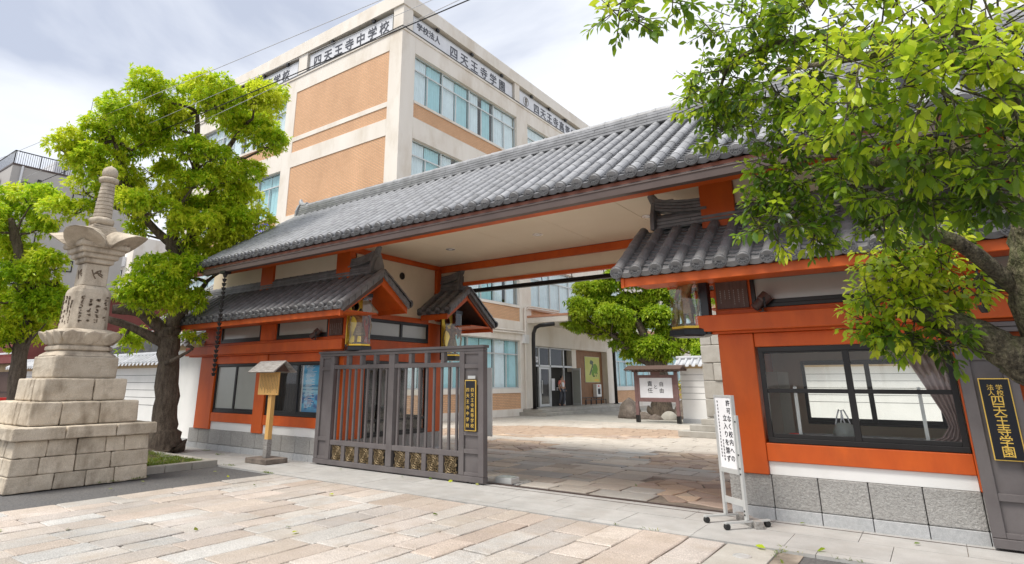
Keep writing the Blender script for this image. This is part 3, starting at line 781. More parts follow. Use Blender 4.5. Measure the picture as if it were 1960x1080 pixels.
P('fascia', 'brown', [(-13.80, EY+.02, 4.115, 1.72, EY+.054, 4.172)], .004); P('fascia_fillet', 'fillet', [(-13.80, EY+.03, 4.174, 1.72, EY+.054, 4.225)], .003)
g = MB().mat('brown'); g.prism([(-13.4, EY-.09, 4.00), (-13.4, EY+.02, 4.00), (-13.4, EY+.035, 4.112), (-13.4, EY-.10, 4.112), (-13.4, EY-.10, 4.098), (-13.4, EY-.09, 4.09)], (15.1, 0, 0))
g.build('gutter', GH, bevel=.003)
g = MB().mat('black'); g.box(-9.9, 12.72, 3.96, -2.0, 12.84, 4.06)
for k in range(9):
    g.tube([(-9.3+k*.85, 12.78, 4.05), (-9.28+k*.85, 12.72, 4.16), (-9.2+k*.85, 12.60, 4.24)], .012, 5)
g.build('rear_gutter', GH)
# small roofs
SR = (8.50, 3.80); SE = (7.42, 3.02)
def small_roof(x0, x1, gx, front=True):
    """x0..x1 tiled run; gx = side of the open gable (+1 right end, -1 left end)"""
    ry = SR[0] if front else 2*YR-SR[0]
    ey = SE[0] if front else 2*YR-SE[0]
    s = 1 if front else -1
    rf = MB().mat('darkwood'); rf.prism([(x0, ey+s*.06, SE[1]-.06), (x0, ry, SR[1]-.07), (x0, ry+s*.0, SR[1]-.20), (x0, ey+s*.1, SE[1]-.12)], (x1-x0, 0, 0))
    rf = rf.build('small_roof', GH)
    tile_slope(rf, x0, x1, (ey, SE[1]), (ry, SR[1]), 'tiledark', discs=True)
    P('eave_board', 'orange', [(x0+.02, ey+s*.05, SE[1]-.185, x1-.02, ey+s*.10, SE[1]-.07)], .004)
    P('eave_soffit', 'orange', [(x0+.02, ey+s*.10, SE[1]-.10, x1-.02, FY-.052 if front else RY+.052, SE[1]-.075)], 0)
    # the short returning slope over the gable end
    gx0, gx1 = (x1-.86, x1) if gx > 0 else (x0, x0+.86)
    rb = (ry+s*.80, SR[1]-.58)
    tile_slope(rf, gx0, gx1, rb, (ry, SR[1]), 'tiledark', discs=True)
    xe = x1-.03 if gx > 0 else x0+.03
    t = -.045*gx
    for (ya, za) in ((ey+s*.03, SE[1]-.07), (rb[0]-s*.02, rb[1]-.07)):
        b = MB().mat('orange'); yr_, zr_ = ry, SR[1]-.06
        b.prism([(xe, ya, za), (xe, yr_, zr_), (xe, yr_, zr_-.20), (xe, ya, za-.135)], (t, 0, 0)); b.build('bargeboard', GH, bevel=.005)
        b = MB().mat('tiledark')
        n = 7
        for k in range(n):                     # verge tiles hanging over the bargeboard
            fa, fb = k/n, (k+1)/n-.01
            p0 = (ya+(yr_-ya)*fa, za+(zr_-za)*fa); p1 = (ya+(yr_-ya)*fb, za+(zr_-za)*fb)
            b.prism([(xe+gx*.012, p0[0], p0[1]-.035), (xe+gx*.012, p1[0], p1[1]-.02), (xe+gx*.012, p1[0], p1[1]+.085), (xe+gx*.012, p0[0], p0[1]+.10)], (gx*.06, 0, 0))
        b.build('verge_tiles', rf, bevel=.006)
    xa, xb = (x1-.87, x1-.08) if gx > 0 else (x0+.08, x0+.87)
    for (ya, za) in ((ey+s*.11, SE[1]-.085), (rb[0]-s*.06, rb[1]-.085)):      # boarded undersides of the gable
        b = MB().mat('orange'); b.prism([(xa, ya, za), (xa, ry, SR[1]-.115), (xa, ry, SR[1]-.145), (xa, ya, za-.03)], (xb-xa, 0, 0)); b.build('gable_soffit', GH)
    P('eave_board', 'orange', [(xa, rb[0]-s*.07, rb[1]-.20, xb+gx*.04, rb[0]-s*.03, rb[1]-.075)], .004)
    xw = LX+.004 if gx > 0 else RX-.034
    b = MB().mat('cream'); b.prism([(xw, ey+s*1.02, SE[1]+.05), (xw, ry+s*.04, SR[1]-.16), (xw, rb[0]-s*.08, rb[1]-.12), (xw, rb[0]-s*.08, rb[1]-.2), (xw, ey+s*1.02, SE[1]-.04)], (.03, 0, 0)); b.build('gable_panel', GH)
    P('gable_post', 'paint_black', [(min(xw, xw+gx*.36), ry-.09, SR[1]-.52, max(xw, xw+gx*.36), ry+.09, SR[1]-.15)], .004)
    ridge(rf, (x0+.25 if gx < 0 else x0), (x1-.25 if gx > 0 else x1), ry, SR[1], 'tiledark', 3, .26, .055, .07, .34)
    xr = x1-.24 if gx > 0 else x0+.24
    # upswept end of the ridge
    b = MB().mat('tiledark')
    for l in range(4):
        L0 = .75; pts = []
        for q in range(7):
            f_ = q/6; pts.append((xr-gx*L0*(1-f_), ry, SR[1]+.19+l*.05+.10*f_**2.2))
        b.rings([[(p[0], ry-.12+l*.012, p[2]), (p[0], ry+.12-l*.012, p[2]), (p[0], ry+.12-l*.012, p[2]+.038), (p[0], ry-.12+l*.012, p[2]+.038)] for p in pts])
    b.build('ridge_sweep', rf)
    ridge_end(rf, xr, ry, SR[1]-.02, 'tiledark', gx, .50)
small_roof(-16.35, -8.87, 1); small_roof(-3.235, 4.3, -1)
small_roof(-13.9, -8.87, 1, front=False); small_roof(-3.235, 4.3, -1, front=False)
# taller roof slope of the booth's outer end, beyond the main roof
ro = MB().mat('darkwood'); ro.prism([(-16.6, 8.5, 3.62), (-16.6, YR, 4.72), (-16.6, 2*YR-8.5, 3.62)], (2.72, 0, 0)); ro = ro.build('outer_roof', GH)
tile_slope(ro, -16.7, -13.9, (8.52, 3.80), (YR+.05, 4.92), 'tile', discs=False); tile_slope(ro, -16.7, -13.9, (2*YR-8.52, 3.80), (YR, 4.9), 'tile', discs=False)
ridge(ro, -16.7, -13.9, YR, 4.90, 'tile', 2)
place_barrels()
P('end_gable', 'cream', [(-15.6, FY+.16, 3.0, -15.505, RY-.1, 3.9)], 0)

# things fixed to or standing by the gatehouse
def rain_chain(x, y, zt, zb, label):
    t = thing('rain_chain', label, 'rain chain', (x, y, zb), 'rain chains hanging from the gutter')
    n = int((zt-zb)/.098)
    cup = MB().mat('black'); cup.lathe((0, 0, 0), [(.022, 0), (.030, .004), (.050, .062), (.052, .068), (.042, .068), (.028, .012), (.012, .012), (.012, .098)], 12)
    me = cup.mesh('cup', smooth=False)
    for k in range(n): inst('cup', me, t, (x+random.uniform(-.004, .004), y, zb+k*.098))
    b = MB().mat('black'); b.box(x-.10, y-.08, zt-.02, x+.10, y+.08, zt+.04); b.lathe((x, y, zt-.10), [(.03, 0), (.06, .09)], 10); b.build('outlet', t)
rain_chain(-12.55, EY-.03, 3.98, 1.72, 'rain chain of black cups on the left, beside the frosted booth window')
rain_chain(.46, EY-.03, 3.98, 2.22, 'rain chain of black cups on the right, behind the tree branch')

def hex_case(x, y, z0, z1, label, s, gold=True):
    t = thing('display_case', label, 'display case', (x, y, z0), 'glass cases of guardian statues')
    r = .25
    hx = lambda q, rot=0: [(x+q*math.cos(pi/6+k*pi/3+rot), y+q*math.sin(pi/6+k*pi/3+rot)) for k in range(6)]
    b = MB().mat('paint_black'); b.rings([[(a, c, z0-.12) for a, c in hx(r*.92)], [(a, c, z0-.10) for a, c in hx(r*1.12)], [(a, c, z0-.03) for a, c in hx(r*1.12)], [(a, c, z0-.012) for a, c in hx(r)]]); b.build('plinth', t)
    b = MB().mat('gold'); b.rings([[(a, c, z0-.012) for a, c in hx(r*.98)], [(a, c, z0+.02) for a, c in hx(r*.98)]]); b.build('gold_band', t)
    b = MB().mat('paint_black'); b.rings([[(a, c, z1) for a, c in hx(r*1.05)], [(a, c, z1+.07) for a, c in hx(r*1.05)]]); b.build('canopy', t)
    pts = hx(r*.95)
    for k in range(6):
        (xa, ya), (xb, yb) = pts[k], pts[(k+1) % 6]
        mx_, my_ = (xa+xb)/2-x, (ya+yb)/2-y
        if mx_*s < -.15: continue           # towards the wall: the back board stands here
        L = math.hypot(mx_, my_); nx, ny = mx_/L*.005, my_/L*.005
        b = MB().mat('caseglass'); b.prism([(xa, ya, z0+.02), (xb, yb, z0+.02), (xb, yb, z1), (xa, ya, z1)], (nx, ny, 0)); b.build('glass_panel', t)
    b = MB().mat('gold' if gold else 'caseglass'); b.box(x-s*.17, y-.20, z0+.02, x-s*.155, y+.20, z1); b.build('back_panel', t)
    b = MB().mat('paint_black'); b.box(x-s*.30, y-.10, z0-.10, x-s*.18, y+.06, z1+.25); b.build('back_post', t, bevel=.005)
    if gold:
        b = MB().mat('darkwood')
        n = 18
        b.rings([[(x-s*(.155-xx), y+q*math.cos(2*pi*k/n), z1-.17+q*math.sin(2*pi*k/n)) for k in range(n)] for xx, q in ((0, .10), (.012, .10), (.012, .075), (0, .075))]); b.build('halo', t)
    return t
def skin_body(name, edges, radii, mat, parent=None, sub=1):
    """a continuous figure: joints joined by edges, a radius each, grown with a skin modifier"""
    vs = list(radii.keys()); idx = {k: i for i, k in enumerate(vs)}
    me = bpy.data.meshes.new(name); me.from_pydata([radii[k][0] for k in vs], [(idx[a], idx[b_]) for a, b_ in edges], [])
    o = bpy.data.objects.new(name, me); COL.objects.link(o)
    me.materials.append(M[mat])
    sk = o.modifiers.new('skin', 'SKIN'); sk.use_smooth_shade = True
    lay_ = me.skin_vertices[0] if len(me.skin_vertices) else None
    if lay_ is None:
        bpy.context.view_layer.objects.active = o; o.select_set(True); bpy.ops.mesh.customdata_skin_add(); o.select_set(False); lay_ = me.skin_vertices[0]
    for k in vs:
        r = radii[k][1]; lay_.data[idx[k]].radius = r if hasattr(r, '__len__') else (r, r)
    lay_.data[0].use_root = True
    if sub: ss = o.modifiers.new('sub', 'SUBSURF'); ss.levels = sub; ss.render_levels = sub
    if parent: o.parent = parent
    return o
def guardian(x, y, z, s, label, mirror=1):
    t = thing('guardian_statue', label, 'statue', (x, y, z), 'guardian statues in glass cases')
    m = mirror; H = .60
    J = {'pel': ((0, 0, .27), .058), 'bel': ((0, -.01, .33), .055), 'che': ((0, 0, .41), .065), 'nec': ((0, 0, .465), .028), 'hed': ((0, -.01, .505), .042), 'top': ((0, 0, .56), .022),
         'hl': ((.045, 0, .25), .045), 'kl': ((.060, -.02, .14), .034), 'fl': ((.065, 0, .03), .026), 'tl': ((.068, -.05, .015), .020),
         'hr': ((-.045, 0, .25), .045), 'kr': ((-.062, -.01, .14), .034), 'fr': ((-.068, .01, .03), .026), 'tr': ((-.074, -.04, .015), .020),
         'sl': ((.085, 0, .44), .036), 'el': ((.130, -.02, .36), .026), 'wl': ((.10, -.075, .30), .019), 'dl': ((.095, -.10, .29), .022),
         'sr': ((-.085, 0, .44), .036), 'er': ((-.145, 0, .46), .026), 'wr': ((-.14, -.02, .55), .019), 'dr': ((-.135, -.03, .585), .022)}
    E_ = [('pel', 'bel'), ('bel', 'che'), ('che', 'nec'), ('nec', 'hed'), ('hed', 'top'), ('pel', 'hl'), ('hl', 'kl'), ('kl', 'fl'), ('fl', 'tl'), ('pel', 'hr'), ('hr', 'kr'), ('kr', 'fr'), ('fr', 'tr'),
          ('che', 'sl'), ('sl', 'el'), ('el', 'wl'), ('wl', 'dl'), ('che', 'sr'), ('sr', 'er'), ('er', 'wr'), ('wr', 'dr')]
    J = {k: ((p[0]*m, p[1], p[2]), r) for k, (p, r) in J.items()}
    o = skin_body('body', E_, J, 'statue', t)
    b = MB().mat('bronze'); n = 14
    b.rings([[(q*(1+.12*(k % 2))*math.cos(2*pi*k/n), q*(1+.12*(k % 2))*math.sin(2*pi*k/n)*.8, zz) for k in range(n)] for q, zz in ((.055, .30), (.075, .25), (.098, .17), (.105, .13), (.09, .135))]); 
    k_ = b.mesh('skirt'); inst('skirt', k_, t, (x, y, z))
    b = MB().mat('bronze')
    sash = [(-.10*m, .03, .50), (-.17*m, .05, .42), (-.20*m, .03, .28), (-.17*m, .0, .12), (-.19*m, -.02, .02)]
    b.tube(sash, [.012, .018, .02, .018, .008], 6); b.tube([(-p[0], p[1], p[2]) for p in sash], [.012, .018, .02, .018, .008], 6)
    inst('sash', b.mesh('sash', smooth=True), t, (x, y, z))
    b = MB().mat('rock'); b.lathe((0, 0, -.005), [(.15, 0), (.155, .012), (.12, .03), (.05, .035)], 9); inst('rock_base', b.mesh('rock_base'), t, (x, y, z))
    t.rotation_euler = (0, 0, s); t.scale = (1.12, 1.12, 1.32)
    return t
CASES = [(-9.36, 8.36, 1, True, 'glass display case with gold back board at the front corner of the left booth', 'bronze guardian statue against gold in the case at the front corner of the left booth', .9),
         (-9.36, 11.36, 1, True, 'glass display case with gold back board at the rear corner of the left booth', 'bronze guardian statue in the rear case of the left booth, above the gate rail', .9),
         (-2.62, 8.36, -1, False, 'clear glass display case on a black hexagonal plinth at the right booth corner', 'brown guardian statue in the clear case of the right booth', -.5)]
for (x, y, s, gd, l1, l2, rz) in CASES:
    zc_ = (2.32, 3.30) if y < 9 else (2.22, 3.22)
    hex_case(x, y, zc_[0], zc_[1], l1, s, gd)
    guardian(x+.02*s, y, zc_[0]+.025, rz, l2, 1 if s > 0 else -1)

def spotlight(x, y, z, label, rz):
    t = thing('spotlight', label, 'spotlight', (x, y, z), 'spotlights on the booth lintels')
    b = MB().mat('brown'); b.lathe((0, 0, 0), [(.05, 0), (.05, .015), (.015, .02), (.015, .06)], 12); inst('foot', b.mesh('foot'), t, (x, y, z))
    b = MB().mat('black'); b.box(-.085, -.012, .06, -.072, .012, .19); b.box(.072, -.012, .06, .085, .012, .19); b.box(-.085, -.012, .055, .085, .012, .068); inst('bracket', b.mesh('bracket'), t, (x, y, z))
    b = MB().mat('brown'); n = 16; ax = Vector((.0, .75, .66)).normalized(); u_ = Vector((1, 0, 0)); v_ = ax.cross(u_); c0 = Vector((0, 0, .15))
    b.rings([[tuple(c0+ax*a+(u_*math.cos(2*pi*k/n)+v_*math.sin(2*pi*k/n))*r) for k in range(n)] for a, r in ((-.14, .03), (-.13, .055), (-.02, .06), (0, .075), (.10, .08), (.10, .07), (.06, .065))]); inst('lamp_head', b.mesh('lamp_head'), t, (x, y, z))
    b = MB().mat('lampglow'); b.rings([[tuple(c0+ax*a+(u_*math.cos(2*pi*k/n)+v_*math.sin(2*pi*k/n))*r) for k in range(n)] for a, r in ((.068, .064), (.072, .064))]); inst('lens', b.mesh('lens'), t, (x, y, z))
    t.rotation_euler = (0, 0, rz)
spotlight(-10.72, 8.33, 2.472, 'dark spotlight aimed upward on the left booth lintel, beside the timber plaque', -.6)
spotlight(-1.66, 8.33, 2.472, 'dark spotlight aimed upward on the right booth lintel, under the frosted strip window', -1.0)

# dark curtain and blue poster behind the second left window
def wavy(x0, x1, z0, z1, y, mat, name, amp=.022, per=.11, axis='x', flare=0.0):
    b = MB().mat(mat); n = max(6, int((x1-x0)/per*6)); vs = []
    for zz, am in ((z0, 1.25), ((z0+z1)/2, 1.0), (z1, .8)):
        for i in range(n+1):
            f_ = i/n; xx = x0+(x1-x0)*f_; d = amp*am*math.sin(2*pi*xx/per+.7*math.sin(xx*3.1)); vs.append((xx, y+d, zz) if axis == 'x' else (y+d, xx, zz))
    fs = []
    for r in range(2):
        for i in range(n): a = r*(n+1)+i; fs.append((a, a+1, a+n+2, a+n+1))
    b.add(vs, fs); return b
cu = wavy(-12.42, -11.40, .80, 2.02, FY+.16, 'curtain_dark', 'curtain').build('curtain', smooth=True)
tag(cu, 'black curtain hanging inside the left booth window beside the blue poster', 'curtain')
po = MB().mat('paper'); po.box(-11.32, FY+.075, .90, -10.22, FY+.082, 2.0)
po = tag(po.build('poster'), 'blue printed poster taped inside the left booth window', 'poster')
def poster_mat():
    m, t = new_mat('blue_poster_print')
    g = t.nodes.new('ShaderNodeTexCoord').outputs['Object']
    s_ = node(t, 'ShaderNodeSeparateXYZ', {0: g})
    v = node(t, 'ShaderNodeMapRange', {'Value': s_.outputs[2], 'From Min': .9, 'From Max': 2.0}).outputs[0]
    base = ramp(t, v, [(0, (.03, .20, .50)), (.18, (.10, .48, .74)), (.33, (.06, .34, .62)), (.47, (.36, .66, .80)), (.485, (.04, .22, .42)), (.52, (.35, .66, .82)), (.56, (.03, .20, .42)), (.60, (.16, .52, .76)), (1, (.05, .33, .62))])
    nz_ = node(t, 'ShaderNodeTexNoise', {'Vector': g, 'Scale': 9.0, 'Detail': 6}).outputs[0]
    msk = ramp(t, v, [(.08, (0, 0, 0)), (.14, (1, 1, 1)), (.40, (1, 1, 1)), (.46, (0, 0, 0))])
    dk = node(t, 'ShaderNodeMath', {0: ramp(t, nz_, [(.46, (0, 0, 0)), (.56, (1, 1, 1))]), 1: msk}, operation='MULTIPLY').outputs[0]
    finish(t, mixc(t, dk, base, (.015, .10, .32)), .35)
    return m
M['poster_blue'] = poster_mat()
b = MB().mat('poster_blue'); b.box(-11.27, FY+.071, .92, -10.24, FY+.0745, 1.985); pr = b.build('print', po)
b = MB().mat('paper')
for k in range(34):
    z_ = 1.95-k*.027; L = random.uniform(.10, .34); x_ = -11.2+random.uniform(0, .06); b.box(x_, FY+.0690, z_, x_+L, FY+.0705, z_+.009)
b.build('small_print', po)
# ------------------------------------------------------------------ sliding gate leaves
def gate_leaf(x0, label, plaque, mirror=False):
    Wd, y, d = 4.30, 8.30, .12
    t = thing('gate_leaf', label, 'gate', (x0, y, 0), 'sliding gate leaves')
    B = lambda name, mat, boxes, bev=.006, parent=None: (lambda b: ([b.box(x0+q[0], y+q[1], q[2], x0+q[3], y+q[4], q[5]) for q in boxes], b.build(name, parent or t, bevel=bev))[1])(MB().mat(mat))
    ps, pe = .47, .52                  # widths of the end panels
    D0, D1 = -d/2, d/2
    B('bottom_rail', 'gate', [(0, D0-.01, .025, Wd, D1+.01, .115)])
    B('lower_rail', 'gate', [(ps, D0+.012, .395, Wd-pe, D1-.012, .485)])
    B('upper_rail', 'gate', [(ps, D0+.012, 1.855, Wd-pe, D1-.012, 1.935)])
    B('top_rail', 'gate', [(0, D0, 2.115, Wd, D1, 2.165)])
    B('top_cap', 'gate', [(-.02, D0-.025, 2.168, Wd+.02, D1+.025, 2.215)])
    for a, c in ((0, ps), (Wd-pe, Wd)):
        st = .11
        B('stile', 'gate', [(a, D0, .118, a+st, D1, 2.112)]); B('stile', 'gate', [(c-st, D0, .118, c, D1, 2.112)])
        for za, zb in ((.118, .17), (.46, .53), (1.83, 1.90), (2.07, 2.112)) if a == 0 else ((.118, .17), (.46, .53), (.74, .80), (1.55, 1.60), (1.83, 1.90), (2.07, 2.112)):
            B('cross_rail', 'gate', [(a+st+.001, D0+.006, za, c-st-.001, D1-.006, zb)], .004)
        B('infill_panel', 'gate', [(a+st-.01, D0+.035, .13, c-st+.01, D1-.035, 2.1)], 0)
    xm = ps+(Wd-pe-ps)/2
    B('middle_stile', 'gate', [(xm-.075, D0+.004, .118, xm+.075, D1-.004, 2.112)])
    halves = ((ps, xm-.075), (xm+.075, Wd-pe))
    bm = MB().mat('gate'); bm.box(-.020, -.020, .483, .020, .020, 1.857); bme = bm.mesh('bar')
    sm = MB().mat('gate'); sm.box(-.035, D0+.014, 1.936, .035, D1-.014, 2.114); sme = sm.mesh('stay')
    dm = MB().mat('gate'); dm.box(-.050, D0+.014, .116, .050, D1-.014, .394); dme = dm.mesh('divider')
    # pierced bronze rosette: rings, petals and corner scrolls
    R = MB().mat('bronze'); n = 28
    def ring(r, w_): R.rings([[(q*math.cos(2*pi*k/n), yy, q*math.sin(2*pi*k/n)) for k in range(n)] for q, yy in ((r-w_, -.012), (r, -.016), (r+w_, -.012), (r+w_, .012), (r-w_, .012), (r-w_, -.012))], cap=False)
    ring(.018, .006); ring(.045, .004); ring(.088, .0045); ring(.124, .004)
    for k in range(12):
        a = 2*pi*k/12
        for r0, r1, w_ in ((.052, .083, .20), (.095, .119, .17)):
            p = [(r0*math.cos(a), r0*math.sin(a)), ((r0+r1)/2*math.cos(a-w_*.5), (r0+r1)/2*math.sin(a-w_*.5)), (r1*math.cos(a), r1*math.sin(a)), ((r0+r1)/2*math.cos(a+w_*.5), (r0+r1)/2*math.sin(a+w_*.5))]
            R.prism([(u, .010, v) for u, v in p], (0, -.024, 0)); a += pi/12
    for sx in (-1, 1):
        for sz in (-1, 1):
            R.tube([(sx*.125, 0, sz*.055), (sx*.115, 0, sz*.105), (sx*.150, 0, sz*.128), (sx*.150, 0, sz*.09)], .008, 5); R.tube([(sx*.055, 0, sz*.125), (sx*.105, 0, sz*.118), (sx*.12, 0, sz*.136), (sx*.085, 0, sz*.136)], .008, 5)
    for k in range(4): 
        a = k*pi/2; R.box(.122*math.cos(a)-.02*abs(math.sin(a))-.014*abs(math.cos(a)), -.012, .115*math.sin(a)-.02*abs(math.cos(a))-.014*abs(math.sin(a)), .134*math.cos(a)+.02*abs(math.sin(a))+.014*abs(math.cos(a)), .012, .127*math.sin(a)+.02*abs(math.cos(a))+.014*abs(math.sin(a)))
    rme = R.mesh('rosette')
    for (a, c) in halves:
        bk = MB().mat('paint_black'); bk.box(x0+a, y+.018, .118, x0+c, y+.024, .392); bk.build('rosette_dark_sheet', t)  # added black sheet for the dark seen through the pierced rosettes, no real plate
    for (a, c) in halves:
        sp = (c-a)/4
        for k in range(4):
            cx = a+sp*(k+.5)
            o = inst('rosette', rme, t, (x0+cx, y-.02, .256), None, (sp/.42*1.0, 1, 1.0))
            if k: inst('divider', dme, t, (x0+a+sp*k, y, 0)); inst('stay', sme, t, (x0+a+sp*k, y, 0))
        nb = 9
        for k in range(nb): inst('bar', bme, t, (x0+a+(c-a)*(k+.5)/nb, y, 0))
    inst('divider', dme, t, (x0+ps-.0, y, 0)).scale = (.5, .99, 1)
    if plaque:
        xc = x0+Wd-.255
        q = MB().mat('goldpaint'); q.box(xc-.118, y-.085, .815, xc+.118, y-.062, 1.635); pq = q.build('plaque', t, bevel=.004)
        q = MB().mat('paint_black'); q.box(xc-.103, y-.0885, .830, xc+.103, y-.0853, 1.620); q.build('plaque_face', pq)
        q = MB().mat('goldpaint')
        q.write('四天王寺高等学校', (xc+.048, y-.0895, 1.475), (1, 0, 0), (0, 0, 1), .070, 1.17); q.write('四天王寺中学校', (xc-.050, y-.0895, 1.475), (1, 0, 0), (0, 0, 1), .070, 1.36); q.build('lettering', pq)
        q = MB().mat('alu'); q.box(xc-.07, y-.066, 1.655, xc+.09, y-.060, 1.705); q.build('maker_tag', t)
    else:
        xc = x0+.268
        q = MB().mat('goldpaint'); q.box(xc-.125, y-.085, .845, xc+.125, y-.062, 1.645); pq = q.build('plaque', t, bevel=.004)
        q = MB().mat('paint_black'); q.box(xc-.115, y-.0885, .855, xc+.115, y-.0853, 1.635); q.build('plaque_face', pq)
        q = MB().mat('goldpaint')
        q.write('学校', (xc+.033, y-.0895, 1.555), (1, 0, 0), (0, 0, 1), .058, .95); q.write('法人', (xc-.037, y-.0895, 1.555), (1, 0, 0), (0, 0, 1), .058, .95)
        q.write('四天王寺学園', (xc, y-.0895, 1.425), (1, 0, 0), (0, 0, 1), .112, .88); q.build('lettering', pq)
    for wx in (.35, Wd-.35):
        q = MB().mat('rubber'); nn = 14; q.rings([[(x0+wx+.035*math.cos(2*pi*k/nn), yy, .036+.035*math.sin(2*pi*k/nn)) for k in range(nn)] for yy in (y-.02, y+.02)]); q.build('wheel', t)
    return t
gate_leaf(-10.395, 'dark bronze sliding gate leaf with a row of rosettes, in front of the left booth', True)
gate_leaf(.20, 'dark bronze sliding gate leaf at the right edge with a black and gold plaque', False)
gs = thing('gate_stop', 'low metal box with a glass lid on the ground behind the gate leaf', 'gate stop', (-5.95, 8.75, 0))
b = MB().mat('alu'); b.box(-6.1, 8.58, 0, -5.78, 8.82, .09); b.build('housing', gs, bevel=.008)
b = MB().mat('frosted'); b.box(-6.09, 8.59, .093, -5.79, 8.81, .10); b.build('lid', gs)
pn = thing('wall_sign', 'slim grey sign board standing behind the gate leaf', 'sign', (-6.8, 9.2, 0))
b = MB().mat('alu'); b.box(-6.98, 9.20, .65, -6.62, 9.24, 1.86); b.build('board', pn, bevel=.006)
b = MB().mat('alu'); b.box(-6.93, 9.241, 0, -6.88, 9.29, 1.80); b.build('pole', pn)

# ------------------------------------------------------------------ wooden notice post by the left booth
kx, ky = -11.30, 7.78
k_ = thing('notice_post', 'small roofed wooden notice post on a grey base before the left booth', 'notice post', (kx, ky, 0))
b = MB().mat('rock'); b.box(kx-.36, ky-.26, 0, kx+.36, ky+.26, .10); b.build('base', k_, bevel=.012)
b = MB().mat('greywood'); b.box(kx-.075, ky-.055, .102, kx+.055, ky+.055, .45); b.build('post_foot', k_, bevel=.006)
b = MB().mat('wood'); b.box(kx-.068, ky-.05, .452, kx+.048, ky+.05, 1.80); b.build('post', k_, bevel=.005)
b = MB().mat('wood'); b.box(kx-.40, ky-.085, 1.335, kx+.30, ky-.054, 1.80); bd = b.build('board', k_, bevel=.004)
b = MB().mat('ink')
for c in range(12):
    xx = kx+.265-c*.053; z_ = 1.745-random.uniform(0, .01); end = 1.37+random.uniform(0, .16)
    while z_ > end:
        for q in range(2): b.box(xx-.012+random.uniform(-.003, .003), ky-.0875, z_-q*.008-.002, xx+.010+random.uniform(-.006, .003), ky-.0853, z_-q*.008+.001)
        b.box(xx-.003, ky-.0875, z_-.012, xx+.001, ky-.0853, z_+.005); z_ -= .027
b.build('handwriting', bd)
b = MB().mat('greywood')
for s_ in (-1, 1):
    b.prism([(kx-.50, ky-.02+s_*.27, 1.785), (kx-.50, ky-.02, 2.005), (kx-.50, ky-.02, 2.035), (kx-.50, ky-.02+s_*.30, 1.80)][::s_], (.92, 0, 0))
b.build('roof', k_, bevel=.004)
b = MB().mat('darkwood'); b.prism([(kx-.36, ky-.19, 1.81), (kx-.36, ky+.15, 1.81), (kx-.36, ky-.02, 1.98)], (.02, 0, 0)); b.prism([(kx+.30, ky-.19, 1.81), (kx+.30, ky+.15, 1.81), (kx+.30, ky-.02, 1.98)], (.02, 0, 0)); b.build('gable_board', k_)

# ------------------------------------------------------------------ wheeled white sign board by the right booth
ab = thing('standing_sign', 'white vertical sign board on a wheeled aluminium stand by the right booth', 'sign', (-2.13, 7.85, 0))
ab.rotation_euler = (0, 0, math.radians(-38))
ABP = []
def ap(name, mat, boxes, bev=.003):
    b = MB().mat(mat)
    for q in boxes: b.box(*q)
    me = b.mesh(name); o = bpy.data.objects.new(name, me); COL.objects.link(o); o.parent = ab
    if bev: mo = o.modifiers.new('bevel', 'BEVEL'); mo.width = bev; mo.segments = 2
    return o
ap('stand_post', 'alu', [(-.205, -.018, .085, -.165, .018, 1.22)]); ap('stand_post', 'alu', [(.165, -.018, .085, .205, .018, 1.22)])
ap('foot_bar', 'alu', [(-.205, -.30, .062, -.165, .30, .084)]); ap('foot_bar', 'alu', [(.165, -.30, .062, .205, .30, .084)])
ap('cross_bar', 'alu', [(-.164, -.012, .22, .164, .012, .29)])
fb = ap('board_frame', 'alu', [(-.164, -.03, .56, -.145, .02, 1.45), (.145, -.03, .56, .164, .02, 1.45), (-.1449, -.03, .56, .1449, .02, .615), (-.1449, -.03, 1.425, .1449, .02, 1.45)])
pn_ = ap('board_panel', 'paper', [(-.1448, -.022, .616, .1448, .012, 1.424)], 0)
b = MB().mat('ink')
b.write('許可なく校内への', (.090, -.0235, 1.36), (1, 0, 0), (0, 0, 1), .076, 1.18)
b.write('立入りを禁ず', (.010, -.0235, 1.185), (1, 0, 0), (0, 0, 1), .078, 1.18)
for (xx, zt, zb, st) in ((-.105, 1.38, .72, .040), (-.060, .93, .70, .034)):      # a column of small brush writing, too small to read
    z_ = zt
    while z_ > zb:
        for q in range(3): b.box(xx-.011+random.uniform(-.004, .004), -.0245, z_-q*.008, xx+.011+random.uniform(-.006, .004), -.0223, z_-q*.008+.0025)
        b.box(xx-.002, -.0245, z_-.02, xx+.002, -.0223, z_+.006); z_ -= st*random.uniform(.9, 1.15)
me = b.mesh('lettering'); o = bpy.data.objects.new('lettering', me); COL.objects.link(o); o.parent = pn_
for sx in (-.185, .185):
    for sy in (-.27, .27):
        b = MB().mat('rubber'); nn = 14; b.rings([[(sx+xx, sy+q*math.cos(2*pi*k/nn), .034+q*math.sin(2*pi*k/nn)) for k in range(nn)] for xx, q in ((-.022, .030), (-.018, .034), (-.006, .034), (-.004, .030), (.004, .030), (.006, .034), (.018, .034), (.022, .030))])
        b.mat('alu'); b.box(sx-.012, sy-.012, .05, sx+.012, sy+.012, .063); me = b.mesh('castor'); o = bpy.data.objects.new('castor', me); COL.objects.link(o); o.parent = ab
for z_ in (1.15, .78, .63, .57, .18, .14):
    b = MB().mat('rubber'); nn = 10; b.rings([[(.185+.010*math.cos(2*pi*k/nn), yy, z_+.010*math.sin(2*pi*k/nn)) for k in range(nn)] for yy in (-.0235, -.0175)]); me = b.mesh('knob'); o = bpy.data.objects.new('knob', me); COL.objects.link(o); o.parent = ab
b = MB().mat('greywood'); b.box(-.26, -.045, 0, .26, .045, .085); wb = b.build('wooden_block', bevel=.006)
